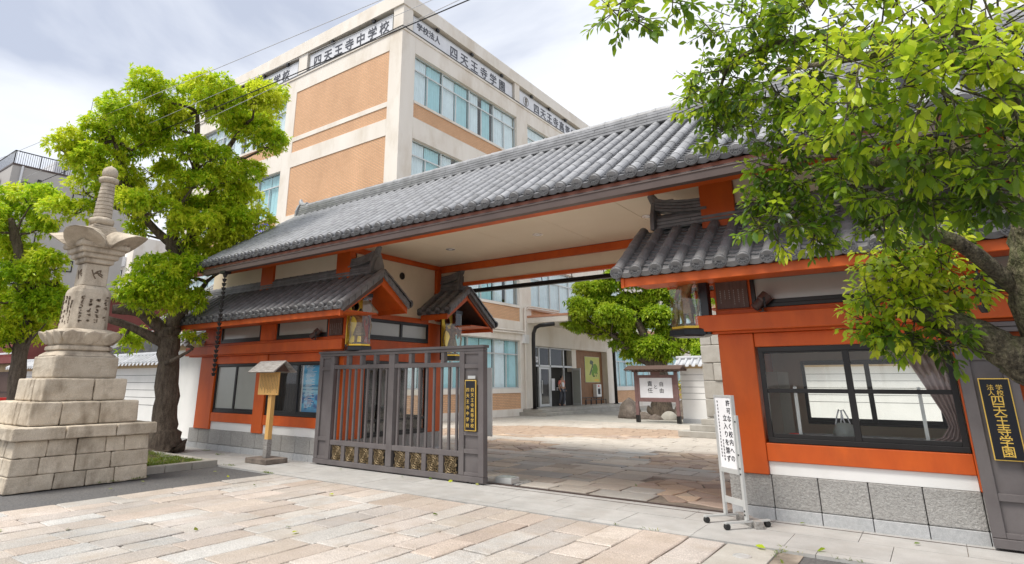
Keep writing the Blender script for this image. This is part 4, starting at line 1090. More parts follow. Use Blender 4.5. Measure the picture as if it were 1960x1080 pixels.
wb.location = (-2.02, 7.97, 0.0); wb.rotation_euler = (0, 0, math.radians(-52)); tag(wb, 'rough wooden block lying on the pavement under the white sign stand', 'wood block')

# ------------------------------------------------------------------ stone memorial tower
mx, my = -12.30, 4.38
mo = thing('stone_tower', 'weathered inscribed stone memorial tower on a stepped base of stone blocks', 'stone tower', (mx, my, 0))
def block(name, x0, y0, z0, x1, y1, z1, bev=.018, mat='stone', bat=0.0, parent=None):
    b = MB().mat(mat); j = lambda: random.uniform(-.006, .006)
    v = [(x0, y0, z0), (x1, y0, z0), (x1, y1, z0), (x0, y1, z0), (x0, y0, z1), (x1, y0, z1), (x1, y1, z1), (x0, y1, z1)]
    def batter(p):
        k = 1-bat*p[2]; return (mx+(p[0]-mx)*k+j(), my+(p[1]-my)*k+j(), p[2])
    v = [batter(p) for p in v]
    b.add(v, [(3, 2, 1, 0), (4, 5, 6, 7), (0, 1, 5, 4), (1, 2, 6, 5), (2, 3, 7, 6), (3, 0, 4, 7)])
    o = b.build(name, parent or mo, bevel=bev)
    s_ = o.modifiers.new('cut', 'SUBSURF'); s_.subdivision_type = 'SIMPLE'; s_.levels = s_.render_levels = 3
    d_ = o.modifiers.new('hewn', 'DISPLACE'); d_.texture = HEWN; d_.texture_coords = 'GLOBAL'; d_.strength = .020; d_.mid_level = .5
    return o
HEWN = bpy.data.textures.new('hewn_stone', 'CLOUDS'); HEWN.noise_scale = .11; HEWN.noise_depth = 3
def course(hw, z0, z1, n, bat=0.0, th=.34, off=0.0, bev=.018):
    """one course of blocks round the four sides of a square tier"""
    for side_ in range(4):
        cuts = [-hw]; 
        for k in range(1, n): cuts.append(-hw+2*hw*(k+random.uniform(-.16, .16)+off)/n)
        cuts.append(hw)
        for a, c in zip(cuts, cuts[1:]):
            if side_ in (1, 3): a, c = max(a, -hw+th), min(c, hw-th)
            if c-a < .05: continue
            g = .005
            q = {0: (mx+hw-th, my+a+g, mx+hw, my+c-g), 2: (mx-hw, my+a+g, mx-hw+th, my+c-g), 1: (mx+a+g, my-hw, mx+c-g, my-hw+th), 3: (mx+a+g, my+hw-th, mx+c-g, my+hw)}[side_]
            block('stone_block', q[0], q[1], z0+.003, q[2], q[3], z1-.003, bev, bat=bat)
course(1.03, -.02, .22, 4, .06, off=.1); course(1.03, .22, .47, 4, .06, off=-.25); course(1.03, .47, .72, 5, .06, off=.15)
b = MB().mat('joint'); b.box(mx-.80, my-.80, 0, mx+.80, my+.80, .71); b.build('core', mo)
course(1.07, .722, .915, 3, 0, .6, .1)
course(.86, .917, 1.285, 3, .04, .5, -.2, .025)
course(.67, 1.287, 1.655, 2, .03, .5, .1, .025)
block('stone_block', mx-.50, my-.50, 1.657, mx+.50, my+.50, 2.03, .03)
b = MB().mat('stone2')
b.lathe((mx, my, 0), [(.49, 2.03), (.47, 2.06), (.40, 2.115), (.38, 2.12)], sq=.78); b.lathe((mx, my, 0), [(.40, 2.121), (.43, 2.14), (.43, 2.19), (.40, 2.215)], sq=.75); b.build('petal_step', mo, bevel=.006)
b = MB().mat('stone2'); b.lathe((mx, my, 0), [(.39, 2.216), (.43, 2.25), (.475, 2.34), (.50, 2.44), (.46, 2.47), (.37, 2.505)], sq=.72)
lo = b.build('lotus_seat', mo, bevel=.008)
for k in range(4):
    for q in (-.31, 0, .31):
        a = k*pi/2; b = MB().mat('stone2'); n = 9; prof = []
        rs = []
        for (h, w_, o_) in ((0, .04, .42), (.05, .12, .445), (.12, .145, .485), (.18, .125, .515), (.215, .055, .535), (.225, .012, .535)):
            rs.append([(o_+.022*math.cos(pi*i/n-pi/2)-(.02 if i in (0, n) else 0), q*o_/.48+w_*math.sin(pi*i/n-pi/2), 2.235+h) for i in range(n+1)])
        rs = [[(mx+p[0]*math.cos(a)-p[1]*math.sin(a), my+p[0]*math.sin(a)+p[1]*math.cos(a), p[2]) for p in r] for r in rs]
        b.rings(rs, cap=False, closed=False); b.build('petal', lo, smooth=True)
b = MB().mat('stone2'); b.lathe((mx, my, 0), [(.318, 2.506), (.300, 3.16), (.28, 3.22), (.22, 3.285), (.19, 3.29)], sq=.72); sh = b.build('shaft', mo, bevel=.012)
b = MB().mat('carved')
def strokes(b, face, u0, z0, sz, n):
    """carved, half-weathered character strokes"""
    for q in range(n):
        du, dz = random.uniform(-.3, .3)*sz, random.uniform(-.4, .4)*sz; L = random.uniform(.25, .55)*sz
        if random.random() < .55: r = (u0+du-L*.6, z0+dz-.007, u0+du+L*.6, z0+dz+.007)
        else: r = (u0+du-.007, z0+dz-L*.5, u0+du+.007, z0+dz+L*.5)
        if face == 0: b.box(mx+.295, my+r[0], r[1], mx+.319, my+r[2], r[3])
        else: b.box(mx+r[0], my-.319, r[1], mx+r[2], my-.295, r[3])
for face, cols in ((0, (.20, .07, -.06, -.19)), (1, (.18, .05, -.08, -.2))):
    for u in cols:
        z_ = 3.10-random.uniform(0, .05)
        while z_ > 2.58:
            if random.random() < .88: strokes(b, face, u, z_, .075, random.randint(4, 6))
            z_ -= .088
kind(b.build('carved_inscription', sh), 'stuff')
b = MB().mat('stone2'); b.lathe((mx, my, 0), [(.205, 3.291), (.20, 3.69), (.17, 3.70)], sq=.9); nk = b.build('neck', mo, bevel=.012)
b = MB().mat('carved')
for pts in ([(-.09, 3.58), (-.05, 3.48), (-.01, 3.42)], [(-.05, 3.50), (.0, 3.56), (.06, 3.585)], [(.0, 3.56), (.03, 3.50), (.10, 3.46)], [(.06, 3.585), (.05, 3.52), (.10, 3.50)], [(-.02, 3.52), (.03, 3.53)]):
    b.tube([(mx+.206, my+u, z_) for u, z_ in pts], .011, 5); b.tube([(mx+u, my-.206, z_) for u, z_ in pts], .011, 5)
b.build('carved_character', nk)
b = MB().mat('stone2')
for r, za, zb in ((.245, 3.70, 3.79), (.30, 3.792, 3.88), (.36, 3.882, 3.975)): b.lathe((mx, my, 0), [(r-.02, za), (r, za+.02), (r, zb)], sq=.97)
b.build('corbel', mo, bevel=.006)
b = MB().mat('stone2')
b.lathe((mx, my, 0), [(.40, 3.976), (.42, 4.0), (.42, 4.06), (.38, 4.065), (.38, 4.13), (.34, 4.135), (.34, 4.20), (.30, 4.205), (.30, 4.27), (.26, 4.275), (.26, 4.34)], sq=.97); b.build('roof_step', mo, bevel=.006)
for k in range(4):                      # the four horn-shaped corner ears leaning outwards
    a = pi/4+k*pi/2; b = MB().mat('stone2'); n = 10; front, back = [], []
    d_ = Vector((math.cos(a), math.sin(a), 0)); p_ = Vector((-math.sin(a), math.cos(a), 0)); c = Vector((mx, my, 0))
    prof = [(-.30, 3.98), (-.34, 4.03), (-.345, 4.10), (-.30, 4.18), (-.22, 4.245), (-.11, 4.285), (0, 4.30), (.11, 4.285), (.22, 4.245), (.30, 4.18), (.345, 4.10), (.34, 4.03), (.30, 3.98)]
    for u, z_ in prof:
        h = (z_-3.98)/.32; out = .52+.36*h**.9-abs(u)*.50*(1-.45*h)
        front.append(tuple(c+d_*out+p_*u+Vector((0, 0, z_-.05*max(0, h-.8)/.2)))); back.append(tuple(c+d_*(out*.40-.03)+p_*(u*.70)+Vector((0, 0, z_+.03+.03*h))))
    m_ = len(prof)
    vs = front+back; fs = [(i, i+1, m_+i+1, m_+i) for i in range(m_-1)]+[tuple(range(m_-1, -1, -1)), tuple(range(m_, 2*m_))]+[(m_-1, 0, m_, 2*m_-1)]
    b.add(vs, fs); b.build('corner_ear', mo, bevel=.012)
b = MB().mat('stone2'); b.lathe((mx, my, 0), [(.22, 4.341), (.22, 4.38), (.20, 4.39), (.20, 4.43), (.17, 4.44), (.17, 4.45)], sq=.95); b.build('finial_base', mo, bevel=.005)
b = MB().mat('stone2'); n = 24
rs = []
for r, z_, am in ((.15, 4.451, 0), (.195, 4.48, .04), (.215, 4.54, .06), (.20, 4.585, .05), (.15, 4.61, 0)):
    rs.append([(mx+r*(1+am*math.cos(8*2*pi*k/n))*math.cos(2*pi*k/n), my+r*(1+am*math.cos(8*2*pi*k/n))*math.sin(2*pi*k/n), z_) for k in range(n)])
b.rings(rs); b.build('lotus_ring', mo, smooth=True)
prof = [(.14, 4.611)]
for k in range(9):
    z_ = 4.62+k*.076; r = .157-k*.0048
    prof += [(r, z_+.004), (r, z_+.062), (r-.018, z_+.066), (r-.018, z_+.074)]
b = MB().mat('stone2'); b.lathe((mx, my, 0), prof, 22); b.build('ringed_spire', mo)
b = MB().mat('stone2'); rs = []
for r, z_, am in ((.12, 5.305, 0), (.165, 5.335, .05), (.175, 5.375, .06), (.15, 5.41, .03), (.11, 5.42, 0)):
    rs.append([(mx+r*(1+am*math.cos(8*2*pi*k/n))*math.cos(2*pi*k/n), my+r*(1+am*math.cos(8*2*pi*k/n))*math.sin(2*pi*k/n), z_) for k in range(n)])
b.rings(rs); b.build('lotus_collar', mo, smooth=True)
b = MB().mat('stone2'); b.lathe((mx, my, 0), [(.10, 5.421), (.132, 5.47), (.136, 5.53), (.12, 5.59), (.07, 5.635), (.025, 5.655), (.004, 5.68)], 22); b.build('jewel', mo, smooth=True)

# ------------------------------------------------------------------ kerbed bed, boundary walls
kb = thing('planting_bed', 'kerbed bed of soil round the foot of the big pruned tree', 'planting bed', (-13.5, 6.2, 0))
for k in range(3): 
    b = MB().mat('concrete'); b.box(-11.93, 5.45+k*.52, -.05, -11.78, 5.96+k*.52, .10); b.build('kerb_stone', kb, bevel=.015)
for k in range(6):
    b = MB().mat('concrete'); b.box(-12.5-k*.6, 6.86, -.05, -11.935-k*.6, 7.0, .10); b.build('kerb_stone', kb, bevel=.015)
b = MB().mat('soil'); n = 14; vs = []; fs = []
for i in range(n+1):
    for j in range(n+1):
        x_, y_ = -16.0+i*(4.06/n), 5.3+j*(1.55/n); vs.append((x_, y_, .03+.05*math.sin(i*.9)*math.sin(j*.8)+.10*max(0, 1-math.hypot(x_+14.8, y_-6.6)/1.6)))
for i in range(n):
    for j in range(n): a = i*(n+1)+j; fs.append((a, a+n+1, a+n+2, a+1))
b.add(vs, fs); kind(b.build('soil', kb, smooth=True), 'stuff')

def coped_wall(x0, x1, y, h, label, grooves=True, posts=False, name='plaster_wall', cop='tile', up=.0):
    t = thing(name, label, 'wall', ((x0+x1)/2, y, 0), 'white plaster boundary walls')
    b = MB().mat('white'); b.box(x0, y-.10, .0, x1, y+.10, h-.16); b.build('plaster', t)
    b = MB().mat('granite2'); b.box(x0-.02, y-.14, -.05, x1+.02, y+.14, .16); b.build('base_course', t)
    if grooves:
        b = MB().mat('black')
        for k in range(5): b.box(x0+.01, y-.104, h*(.82-.105*k)-.006, x1-.01, y-.098, h*(.82-.105*k)+.006)
        b.build('groove_lines', t)
    b = MB().mat('ochre'); b.box(x0-.02, y-.15, h-.16, x1+.02, y+.15, h-.02); b.build('cornice', t)
    rf = MB().mat(cop); rf.prism([(x0-.1, y-.42, h-.02), (x0-.1, y, h+.24), (x0-.1, y+.42, h-.02)], (x1-x0+.2, 0, 0)); rf = rf.build('coping', t)
    n = int((x1-x0)/.26); bm = MB().mat(cop)
    tile = MB().mat(cop); r = .062
    rs = [[(-q*math.cos(pi*k/6), yy, zz+q*math.sin(pi*k/6)) for k in range(7)] for yy, zz, q in ((-.46, -.03, r), (-.02, .25, r*.9))]
    tile.rings(rs, cap=False, closed=False); tile.add(rs[0], [tuple(range(7))]); tm = tile.mesh('coping_tile')
    for k in range(min(n, 150)):
        inst('coping_tile', tm, rf, (x0+.05+k*(x1-x0)/n, y, h))
    pan = MB().mat(cop)
    for k in range(n):
        xx = x0+.18+k*(x1-x0)/n
        rs = [[(xx+(-.075+.025*q), yy, zz-.02*math.sin(pi*q/6)) for q in range(7)] for yy, zz in ((-.47+y, h-.075), (-.45+y, h-.02), (y, h+.235))]
        pan.rings(rs, cap=False, closed=False)
    kind(pan.build('pan_tiles', rf), 'stuff')
    b = MB().mat(cop); b.tube([(x0-.12, y, h+.27), (x1+.12, y, h+.27)], .085, 10); b.build('ridge_cap', rf)
    return t
M['coping'] = rough_mat('pale_coping_tile', (0.36, 0.37, 0.39), (0.50, 0.51, 0.53), 5, 0.45, 0.15, 45, rand=0.08)
coped_wall(-33.5, -17.3, 9.6, 2.20, 'white plaster wall with dark lines and tiled coping left of the big tree', cop='coping')
coped_wall(-17.25, -15.45, 8.75, 2.62, 'plain white plaster wall joining the left booth behind the tree trunk', grooves=False)
coped_wall(-8.6, 9.0, 25.6, 2.32, 'white plaster wall across the courtyard, seen through the right booth window', cop='coping')
# ------------------------------------------------------------------ school building
SX, SY = -17.0, 16.8
S = thing('school_building', 'four storey cream school building with brick panels and name boards along the roof', 'school', (-17, 16.8, 0))
def SP(name, mat, boxes, bev=0, parent=None):
    b = MB().mat(mat)
    for q in boxes: b.box(*q)
    return b.build(name, parent or S, bevel=bev)
FL = [(1.30, 3.68), (5.48, 7.90), (9.70, 12.10), (13.92, 16.32)]        # window bands of the four storeys
XL = -34.7; YE = 75.0
BAYS = [(17.68, 26.22), (27.36, 36.55)]
q = 36.55
while q < 66: BAYS.append((q+1.14, q+1.14+8.56)); q += 1.14+8.56
PX_ = [(SY, 17.68)]+[(a[1], b_[0]) for a, b_ in zip(BAYS, BAYS[1:])]+[(BAYS[-1][1], YE)]
DP = .20          # depth of the reveals
# inner core
SP('core', 'schoolwall', [(XL, SY+.75, 0, SX-.75, YE, 18.4)])
# right-hand face (looks along +x): piers, spandrels, brick panels
for a, c in PX_: SP('pier', 'schoolwall', [(SX-.8, a if a > SY else SY, -.05, SX, c, 17.15)], .01)
bandz = [(-.05, .32, 'schoolwall', .02), (.32, 1.08, 'brick', -.03), (1.08, 1.30, 'schoolwall', .02)]
for k in range(4):
    z1 = FL[k][1]; zt = FL[k+1][0] if k < 3 else 17.15
    if k < 3: bandz += [(z1, zt-.82, 'schoolwall', 0), (zt-.82, zt-.12, 'brick', -.03), (zt-.12, zt, 'schoolwall', .03)]
    else: bandz += [(z1, 17.15, 'schoolwall', 0)]
for bi, (a, c) in enumerate(BAYS):
    for (z0, z1, m, o) in bandz:
        if bi == 1 and z1 <= 3.7: continue
        SP('brick_panel' if m == 'brick' else 'spandrel', m, [(SX-.6, a+.002, z0+.001, SX+o, c-.002, z1-.001)])
# left-hand face (looks along -y)
LB = [(-24.66, -17.802, 'brick'), (-33.9, -25.46, 'win')]
for a, c in ((-25.46, -24.66), (-34.7, -33.9)): SP('pier', 'schoolwall', [(a, SY, -.05, c, SY+.8, 17.15)], .01)
for (a, c, ty) in LB:
    for k in range(4):
        z0, z1 = FL[k]; zt = FL[k+1][0] if k < 3 else 17.15
        if ty == 'brick':
            lo_ = -.05 if k == 0 else FL[k-1][1]
            SP('brick_panel', 'brick', [(a+.002, SY+.03, z0-.18, c, SY+.6, z1), (a+.002, SY+.03, z0-1.02, c, SY+.6, z0-.42)])
            SP('spandrel', 'schoolwall', [(a+.002, SY, z0-.419, c, SY+.6, z0-.181), (a+.002, SY, lo_, c, SY+.6, z0-1.021)])
            if k == 3: SP('spandrel', 'schoolwall', [(a+.002, SY, z1+.001, c, SY+.6, 17.15)])
        else:
            if k == 0: SP('spandrel', 'schoolwall', [(a+.002, SY, -.05, c, SY+.6, z0)])
            if k < 3:
                SP('spandrel', 'schoolwall', [(a+.002, SY, z1, c, SY+.6, zt-.82), (a+.002, SY-.02, zt-.12, c, SY+.6, zt)]); SP('brick_panel', 'brick', [(a+.002, SY+.03, zt-.819, c, SY+.6, zt-.121)])
            else: SP('spandrel', 'schoolwall', [(a+.002, SY, z1, c, SY+.6, 17.15)])
# windows
PM = {}
def unit_mesh(w_, h_, mat, name):
    k = (round(w_, 3), round(h_, 3), mat)
    if k not in PM:
        b = MB().mat(mat); b.box(-w_/2, -.004, 0, w_/2, .004, h_); PM[k] = b.mesh(name)
    return PM[k]
CM = {}
def curtain_mesh(w_, h_, mat):
    k = (round(w_, 3), round(h_, 3), mat)
    if k not in CM:
        b = MB().mat(mat); n = 26; vs = []; fs = []
        for z_, am in ((0, 1.2), (h_, .8)):
            for i in range(n+1): f_ = i/n; vs.append((-w_/2+w_*f_, am*(.028*math.sin(2*pi*f_*w_/.16)+.014*math.sin(2*pi*f_*w_/.37+1)), z_))
        for i in range(n): fs.append((i, i+1, n+2+i, n+1+i))
        b.add(vs, fs); CM[k] = b.mesh('curtain', smooth=True)
    return CM[k]
def school_window(a, c, z0, z1, face, units=4, seed=0, lite=False):
    """one ribbon window: aluminium frame, a pane for each light, curtains behind"""
    rnd = random.Random(seed)
    zt = z0+(z1-z0)*.70
    def bx(b, u0, u1, d0, d1, za, zb):
        if face == 'x': b.box(SX-DP+d0, u0, za, SX-DP+d1, u1, zb)
        else: b.box(u0, SY+DP-d1, za, u1, SY+DP-d0, zb)
    b = MB().mat('alu')
    bx(b, a, c, -.03, .07, z0+.001, z0+.06); bx(b, a, c, -.03, .05, z1-.05, z1-.001); bx(b, a, c, -.03, .05, zt-.03, zt+.03)
    uw = (c-a)/units
    for k in range(units+1):
        u = a+uw*k; bx(b, max(a, u-.035), min(c, u+.035), -.035, .055, z0+.061, zt-.031); bx(b, max(a, u-.035), min(c, u+.035), -.035, .055, zt+.031, z1-.051)
        if k < units: bx(b, u+uw/2-.03, u+uw/2+.03, -.02, .035, z0+.061, zt-.031)
    f = b.build('window', S)
    rot = (0, 0, pi/2) if face == 'x' else None
    def put(nm, me, u, z_, d):
        loc = (SX-DP+d, u, z_) if face == 'x' else (u, SY+DP-d, z_)
        return inst(nm, me, f, loc, rot)
    for k in range(units):
        u = a+uw*(k+.5); w_ = uw-.07
        put('pane', unit_mesh(w_, z1-zt-.08, 'blueglass', 'pane'), u, zt+.031, 0)
        for s_ in (-1, 1): put('pane', unit_mesh(w_/2-.02, zt-z0-.09, 'blueglass', 'pane'), u+s_*(w_/4+.01), z0+.061, .012 if s_ > 0 else -.004)
        if not lite:
            whole = rnd.random() < .12
            for s_ in (-1, 1):
                m = 'curtain_aqua' if (rnd.random() < (.72 if seed % 10 == 0 else .38)) else 'curtain'
                put('curtain', curtain_mesh(w_/2*(.98 if not whole else .7), z1-z0-.12, m), u+s_*(w_/4+.01), z0+.06, -.085)
    return f
for bi, (a, c) in enumerate(BAYS[:5]):
    for k in range(4):
        if bi == 1 and k == 0: continue
        school_window(a+.005, c-.005, FL[k][0], FL[k][1], 'x', 4, seed=(0 if k == 0 else bi*10+k))
for (a, c, ty) in LB:
    if ty == 'win':
        for k in range(4): school_window(a+.005, c-.005, FL[k][0], FL[k][1], 'y', 4, seed=int(-a)+k, lite=a < -34)
# dark-coloured sheets, painted to stand for unlit rooms behind the windows
SP('room_dark_sheet', 'roomdark', [(SX-.748, SY+.76, .2, SX-.70, 70, 17.0), (XL+.3, SY+.70, .2, SX-.76, SY+.748, 17.0)])
# ledge, sign band, roof beam
def LP(name, mat, o0, o1, z0, z1, bev=.01):
    """a band running round both visible faces: o0 < o1 are depths outward of the wall"""
    b = MB().mat(mat)
    b.box(SX+o0, SY-o1, z0, SX+o1, YE, z1); b.box(XL, SY-o1, z0, SX+o0-.001, SY-o0, z1); return b.build(name, S, bevel=bev)
LP('ledge', 'schoolwall', -.9, .05, 17.151, 17.27)
LP('ledge_cap', 'black', -.5, .07, 17.272, 17.31, .004)
LP('roof_beam', 'schoolwall', -.75, .10, 18.42, 19.12)
SP('roof_deck', 'schoolwall', [(XL, SY+.76, 18.9, SX-.76, YE, 19.0)])
SP('sign_backing', 'schoolwall', [(SX-.9, SY+.9, 17.311, SX-.7, YE, 18.419), (XL, SY+.7, 17.311, SX-.9, SY+.9, 18.419)])
for a, c in ((SY-.02, SY+.62), (26.0, 26.5), (35.2, 35.7), (45, 45.5)): SP('roof_post', 'schoolwall', [(SX-.60, a, 17.311, SX+.04, c, 18.418)], .01)
for a in (-24.68, -34.68): SP('roof_post', 'schoolwall', [(a, SY-.03, 17.311, a+.72, SY+.5, 18.418)], .01)
def name_board(face, a, c, texts, label, emblem=None):
    t = thing('name_board', label, 'sign', (SX, a, 17.31) if face == 'x' else (a, SY, 17.31), 'name boards along the school roof')
    d = .0
    def bx(b, u0, u1, d0, d1, za, zb):
        if face == 'x': b.box(SX-.12+d0, u0, za, SX-.12+d1, u1, zb)
        else: b.box(u0, SY+.12-d1, za, u1, SY+.12-d0, zb)
    b = MB().mat('signwhite'); bx(b, a, c, 0, .05, 17.32, 18.20); b.build('panel', t)
    b = MB().mat('alu'); bx(b, a-.03, c+.03, -.01, .07, 18.201, 18.24); bx(b, a-.03, a-.002, -.01, .07, 17.32, 18.2); bx(b, c+.002, c+.03, -.01, .07, 17.32, 18.2); b.build('frame', t)
    b = MB().mat('grey_letter')
    for (s_, u, z_, size, gap) in texts:
        if face == 'x': b.write(s_, (SX-.062, u, z_), (0, 1, 0), (0, 0, 1), size, gap, vertical=False, thick=.03)
        else: b.write(s_, (u, SY+.062, z_), (1, 0, 0), (0, 0, 1), size, gap, vertical=False, thick=.03)
    b.build('lettering', t)
    b = MB().mat('black')
    n = int((c-a)/2.1)
    for k in range(n):
        u = a+(k+.6)*(c-a)/n
        bx(b, u-.02, u+.02, -.05, .10, 18.26, 18.30); bx(b, u-.09, u+.09, .06, .17, 18.25, 18.37)
    b.build('floodlight', t)
    if emblem:
        b = MB().mat('greywood'); n = 24
        b.rings([[(SX-.062+xx, emblem+r*math.cos(2*pi*k/n), 17.78+r*math.sin(2*pi*k/n)) for k in range(n)] for xx, r in ((0, .30), (.01, .30), (.01, .265), (0, .265))], cap=False)
        b.lathe((SX-.06, emblem, 17.45), [(.01, 0), (.05, .1), (.07, .25), (.10, .32), (.08, .42), (.12, .48), (.02, .56)], 10); b.build('emblem', t)
    return t
name_board('x', 17.55, 25.85, [('学校法人', 17.98, 17.86, .42, 1.02), ('四天王寺学園', 20.55, 17.76, .66, 1.30)], 'white name board with six large characters on the right face, nearest the corner')
name_board('x', 26.65, 35.1, [('四天王寺高等学校', 28.55, 17.76, .66, 1.20)], 'white name board with a round emblem, farther along the right face', emblem=27.35)
name_board('y', -23.8, -17.75, [('四天王寺中学校', -23.2, 17.76, .66, 1.24)], 'white name board with seven characters on the left face beside the corner')
name_board('y', -33.6, -24.85, [('四天王寺高等学校', -31.55, 17.76, .66, 1.22)], 'white name board on the left face, half hidden by the big tree')
# blue banner low on the left face
bn = MB().mat('blue'); bn.box(-29.4, SY-.06, 8.15, -25.85, SY-.045, 9.42); bn = bn.build('banner'); tag(bn, 'blue banner with white writing low on the school wall behind the tree', 'banner')
b = MB().mat('paper')
for r_ in range(2):
    for k in range(9):
        u = -26.1-k*.36; z_ = 9.08-r_*.5
        for q in range(5):
            a, c = random.uniform(-.12, .12), random.uniform(-.14, .14); L = random.uniform(.05, .13)
            if q % 2: b.box(u+a-L, SY-.066, z_+c-.018, u+a+L, SY-.061, z_+c+.018)
            else: b.box(u+a-.018, SY-.066, z_+c-L, u+a+.018, SY-.061, z_+c+L)
b.build('lettering', bn)
# drain pipes and conduits
b = MB().mat('schoolwall')
b.tube([(SX+.10, 26.55, 5.4), (SX+.10, 26.55, 4.9), (SX+.10, 26.55, .1)], .055, 8); b.build('drain_pipe', S)
b = MB().mat('schoolwall')
for k in range(2): b.tube([(SX+.09, 22.0, 4.0+k*.12), (SX+.09, 26.45, 4.05+k*.12), (SX+.09, 26.6, 4.15+k*.12), (SX+.09, 26.6, 5.3+k*.12), (SX+.09, 26.9, 5.42+k*.1), (SX+.3, 29.8, 5.42+k*.1)], .045, 8)
b.build('conduit', S)
b = MB().mat('white'); b.box(SX+.003, 26.35, 3.55, SX+.16, 26.85, 4.0); b.build('meter_box', S, bevel=.01)
# ------------------------------------------------------------------ entrance porch
SP('porch_roof', 'schoolwall', [(SX+.002, 26.92, 4.62, -14.55, 37.2, 4.90)], .01); SP('porch_roof_edge', 'terracotta', [(SX+.003, 26.90, 4.905, -14.52, 37.25, 5.02)], .006)
SP('porch_lintel', 'schoolwall', [(SX-.6, 27.362, 3.55, SX-.01, 36.548, 4.618)], 0)
SP('porch_soffit', 'schoolwall', [(SX-2.2, 27.362, 3.50, SX-.02, 36.548, 3.548)], 0)
XD = -17.38
SP('porch_wall', 'brownwall', [(XD-.3, 32.9, .3, XD, 36.548, 3.498)]); SP('porch_wall', 'schoolwall', [(XD-.3, 32.35, 2.2, XD+.05, 32.898, 3.498)])
SP('porch_dark_sheet', 'roomdark', [(XD-2.2, 27.37, .3, XD-2.1, 33, 3.5), (XD-2.2, 27.37, .28, XD, 33, .299)])  # dark-coloured back and floor sheets, painted as the unlit hall beyond
en = MB().mat('alu')
for y_ in (27.42, 28.55, 29.75, 31.3): en.box(XD-.05, y_, .30, XD+.05, y_+.09, 3.49)
en.box(XD-.05, 27.511, 2.42, XD+.05, 32.3, 2.52); en.box(XD-.05, 27.511, 3.43, XD+.05, 32.3, 3.49); en.build('entrance_frame', S)
for y0, y1 in ((28.66, 29.70),):
    b = MB().mat('alu'); b.box(XD+.002, y0, .32, XD+.05, y0+.09, 2.40); b.box(XD+.002, y1-.09, .32, XD+.05, y1, 2.40); b.box(XD+.003, y0+.091, .32, XD+.05, y1-.091, .45); b.box(XD+.003, y0+.091, 2.30, XD+.05, y1-.091, 2.40)
    dr = b.build('glass_door', S); b = MB().mat('glass'); b.box(XD+.02, y0+.092, .451, XD+.028, y1-.092, 2.299); b.build('pane', dr); b = MB().mat('alu'); b.tube([(XD+.1, y0+.12, 1.0), (XD+.1, y0+.12, 1.7)], .02, 6); b.build('handle', dr)
b = MB().mat('alu'); b.box(XD+.06, 32.25, .32, XD+.62, 32.31, .42); b.box(XD+.06, 32.25, 2.28, XD+.62, 32.31, 2.40); b.box(XD+.06, 32.25, .421, XD+.12, 32.31, 2.279); b.box(XD+.56, 32.25, .421, XD+.62, 32.31, 2.279); dr = b.build('glass_door', S)
b = MB().mat('frosted'); b.box(XD+.121, 32.27, .421, XD+.559, 32.285, 2.279); b.build('pane', dr)
for y0, y1 in ((27.515, 28.545), (28.645, 29.745), (29.845, 31.295)):
    b = MB().mat('glass'); b.box(XD-.008, y0, 2.525, XD, y1, 3.425); b.build('transom_pane', S)
b = MB().mat('paper'); b.box(XD+.06, 29.86, 1.15, XD+.075, 30.20, 1.80); o = b.build('paper_notice'); tag(o, 'white paper notice fixed in the school doorway left of the person', 'notice')
b = MB().mat('paper'); b.box(XD+.06, 28.02, 2.65, XD+.08, 28.42, 2.95); b.mat('ink')
b.box(XD+.0805, 28.08, 2.70, XD+.083, 28.16, 2.90); b.box(XD+.0805, 28.22, 2.70, XD+.083, 28.25, 2.90); b.box(XD+.0805, 28.30, 2.78, XD+.083, 28.37, 2.82); o = b.build('door_number'); tag(o, 'small white sign high on the left of the school entrance', 'sign')
# green poster on the brown wall
gp = MB().mat('paper'); gp.box(XD+.012, 34.05, 1.60, XD+.03, 36.1, 3.15); gp = gp.build('map_poster'); tag(gp, 'large yellow green poster on the brown porch wall', 'poster')
M['posterlime'] = rough_mat('lime_poster', (.50, .52, .12), (.58, .58, .19), 1.5, .5, .02)
M['postergreen'] = rough_mat('green_print', (.12, .26, .03), (.18, .34, .04), 6, .5, .02)
M['posterolive'] = flat_mat('olive_print', (.10, .13, .09), .5)
b = MB().mat('posterlime'); b.box(XD+.0305, 34.06, 1.61, XD+.034, 36.09, 3.14)
def blob(b, y_, z_, r, n=9, sq=1.0, x_=.0345): b.prism([(XD+x_, y_+r*random.uniform(.7, 1.1)*math.cos(2*pi*k/n), z_+sq*r*random.uniform(.7, 1.1)*math.sin(2*pi*k/n)) for k in range(n)], (.003, 0, 0))
b.mat('postergreen'); blob(b, 35.45, 2.42, .34); blob(b, 35.1, 2.2, .24, x_=.0349); b.mat('posterolive'); blob(b, 34.95, 2.8, .26, 10, .6); blob(b, 35.55, 2.0, .07); blob(b, 35.7, 2.15, .07)
b.prism([(XD+.0352, 34.6, 2.05), (XD+.0352, 34.74, 2.03), (XD+.0352, 35.24, 2.70), (XD+.0352, 35.1, 2.74)], (.003, 0, 0)); b.mat('ink'); blob(b, 35.2, 1.98, .17, 8, .35); b.mat('goldpaint'); b.box(XD+.0345, 35.3, 1.66, XD+.037, 35.9, 1.80); b.build('print', gp)
ae = thing('wall_cabinet', 'white wall cabinet with a dark window below the green poster', 'cabinet', (XD, 34.7, 1.0)); ae.location = (XD, 35.35, .9)
ORG[ae.name] = (XD, 35.35, .9)
b = MB().mat('white'); b.box(XD+.003, 35.05, .72, XD+.28, 35.72, 1.48); b.build('case', ae, bevel=.03); b = MB().mat('ink'); b.box(XD+.281, 35.2, .88, XD+.286, 35.54, 1.22); b.build('screen', ae); b = MB().mat('red'); b.box(XD+.281, 35.24, 1.32, XD+.286, 35.42, 1.42); b.build('badge', ae)
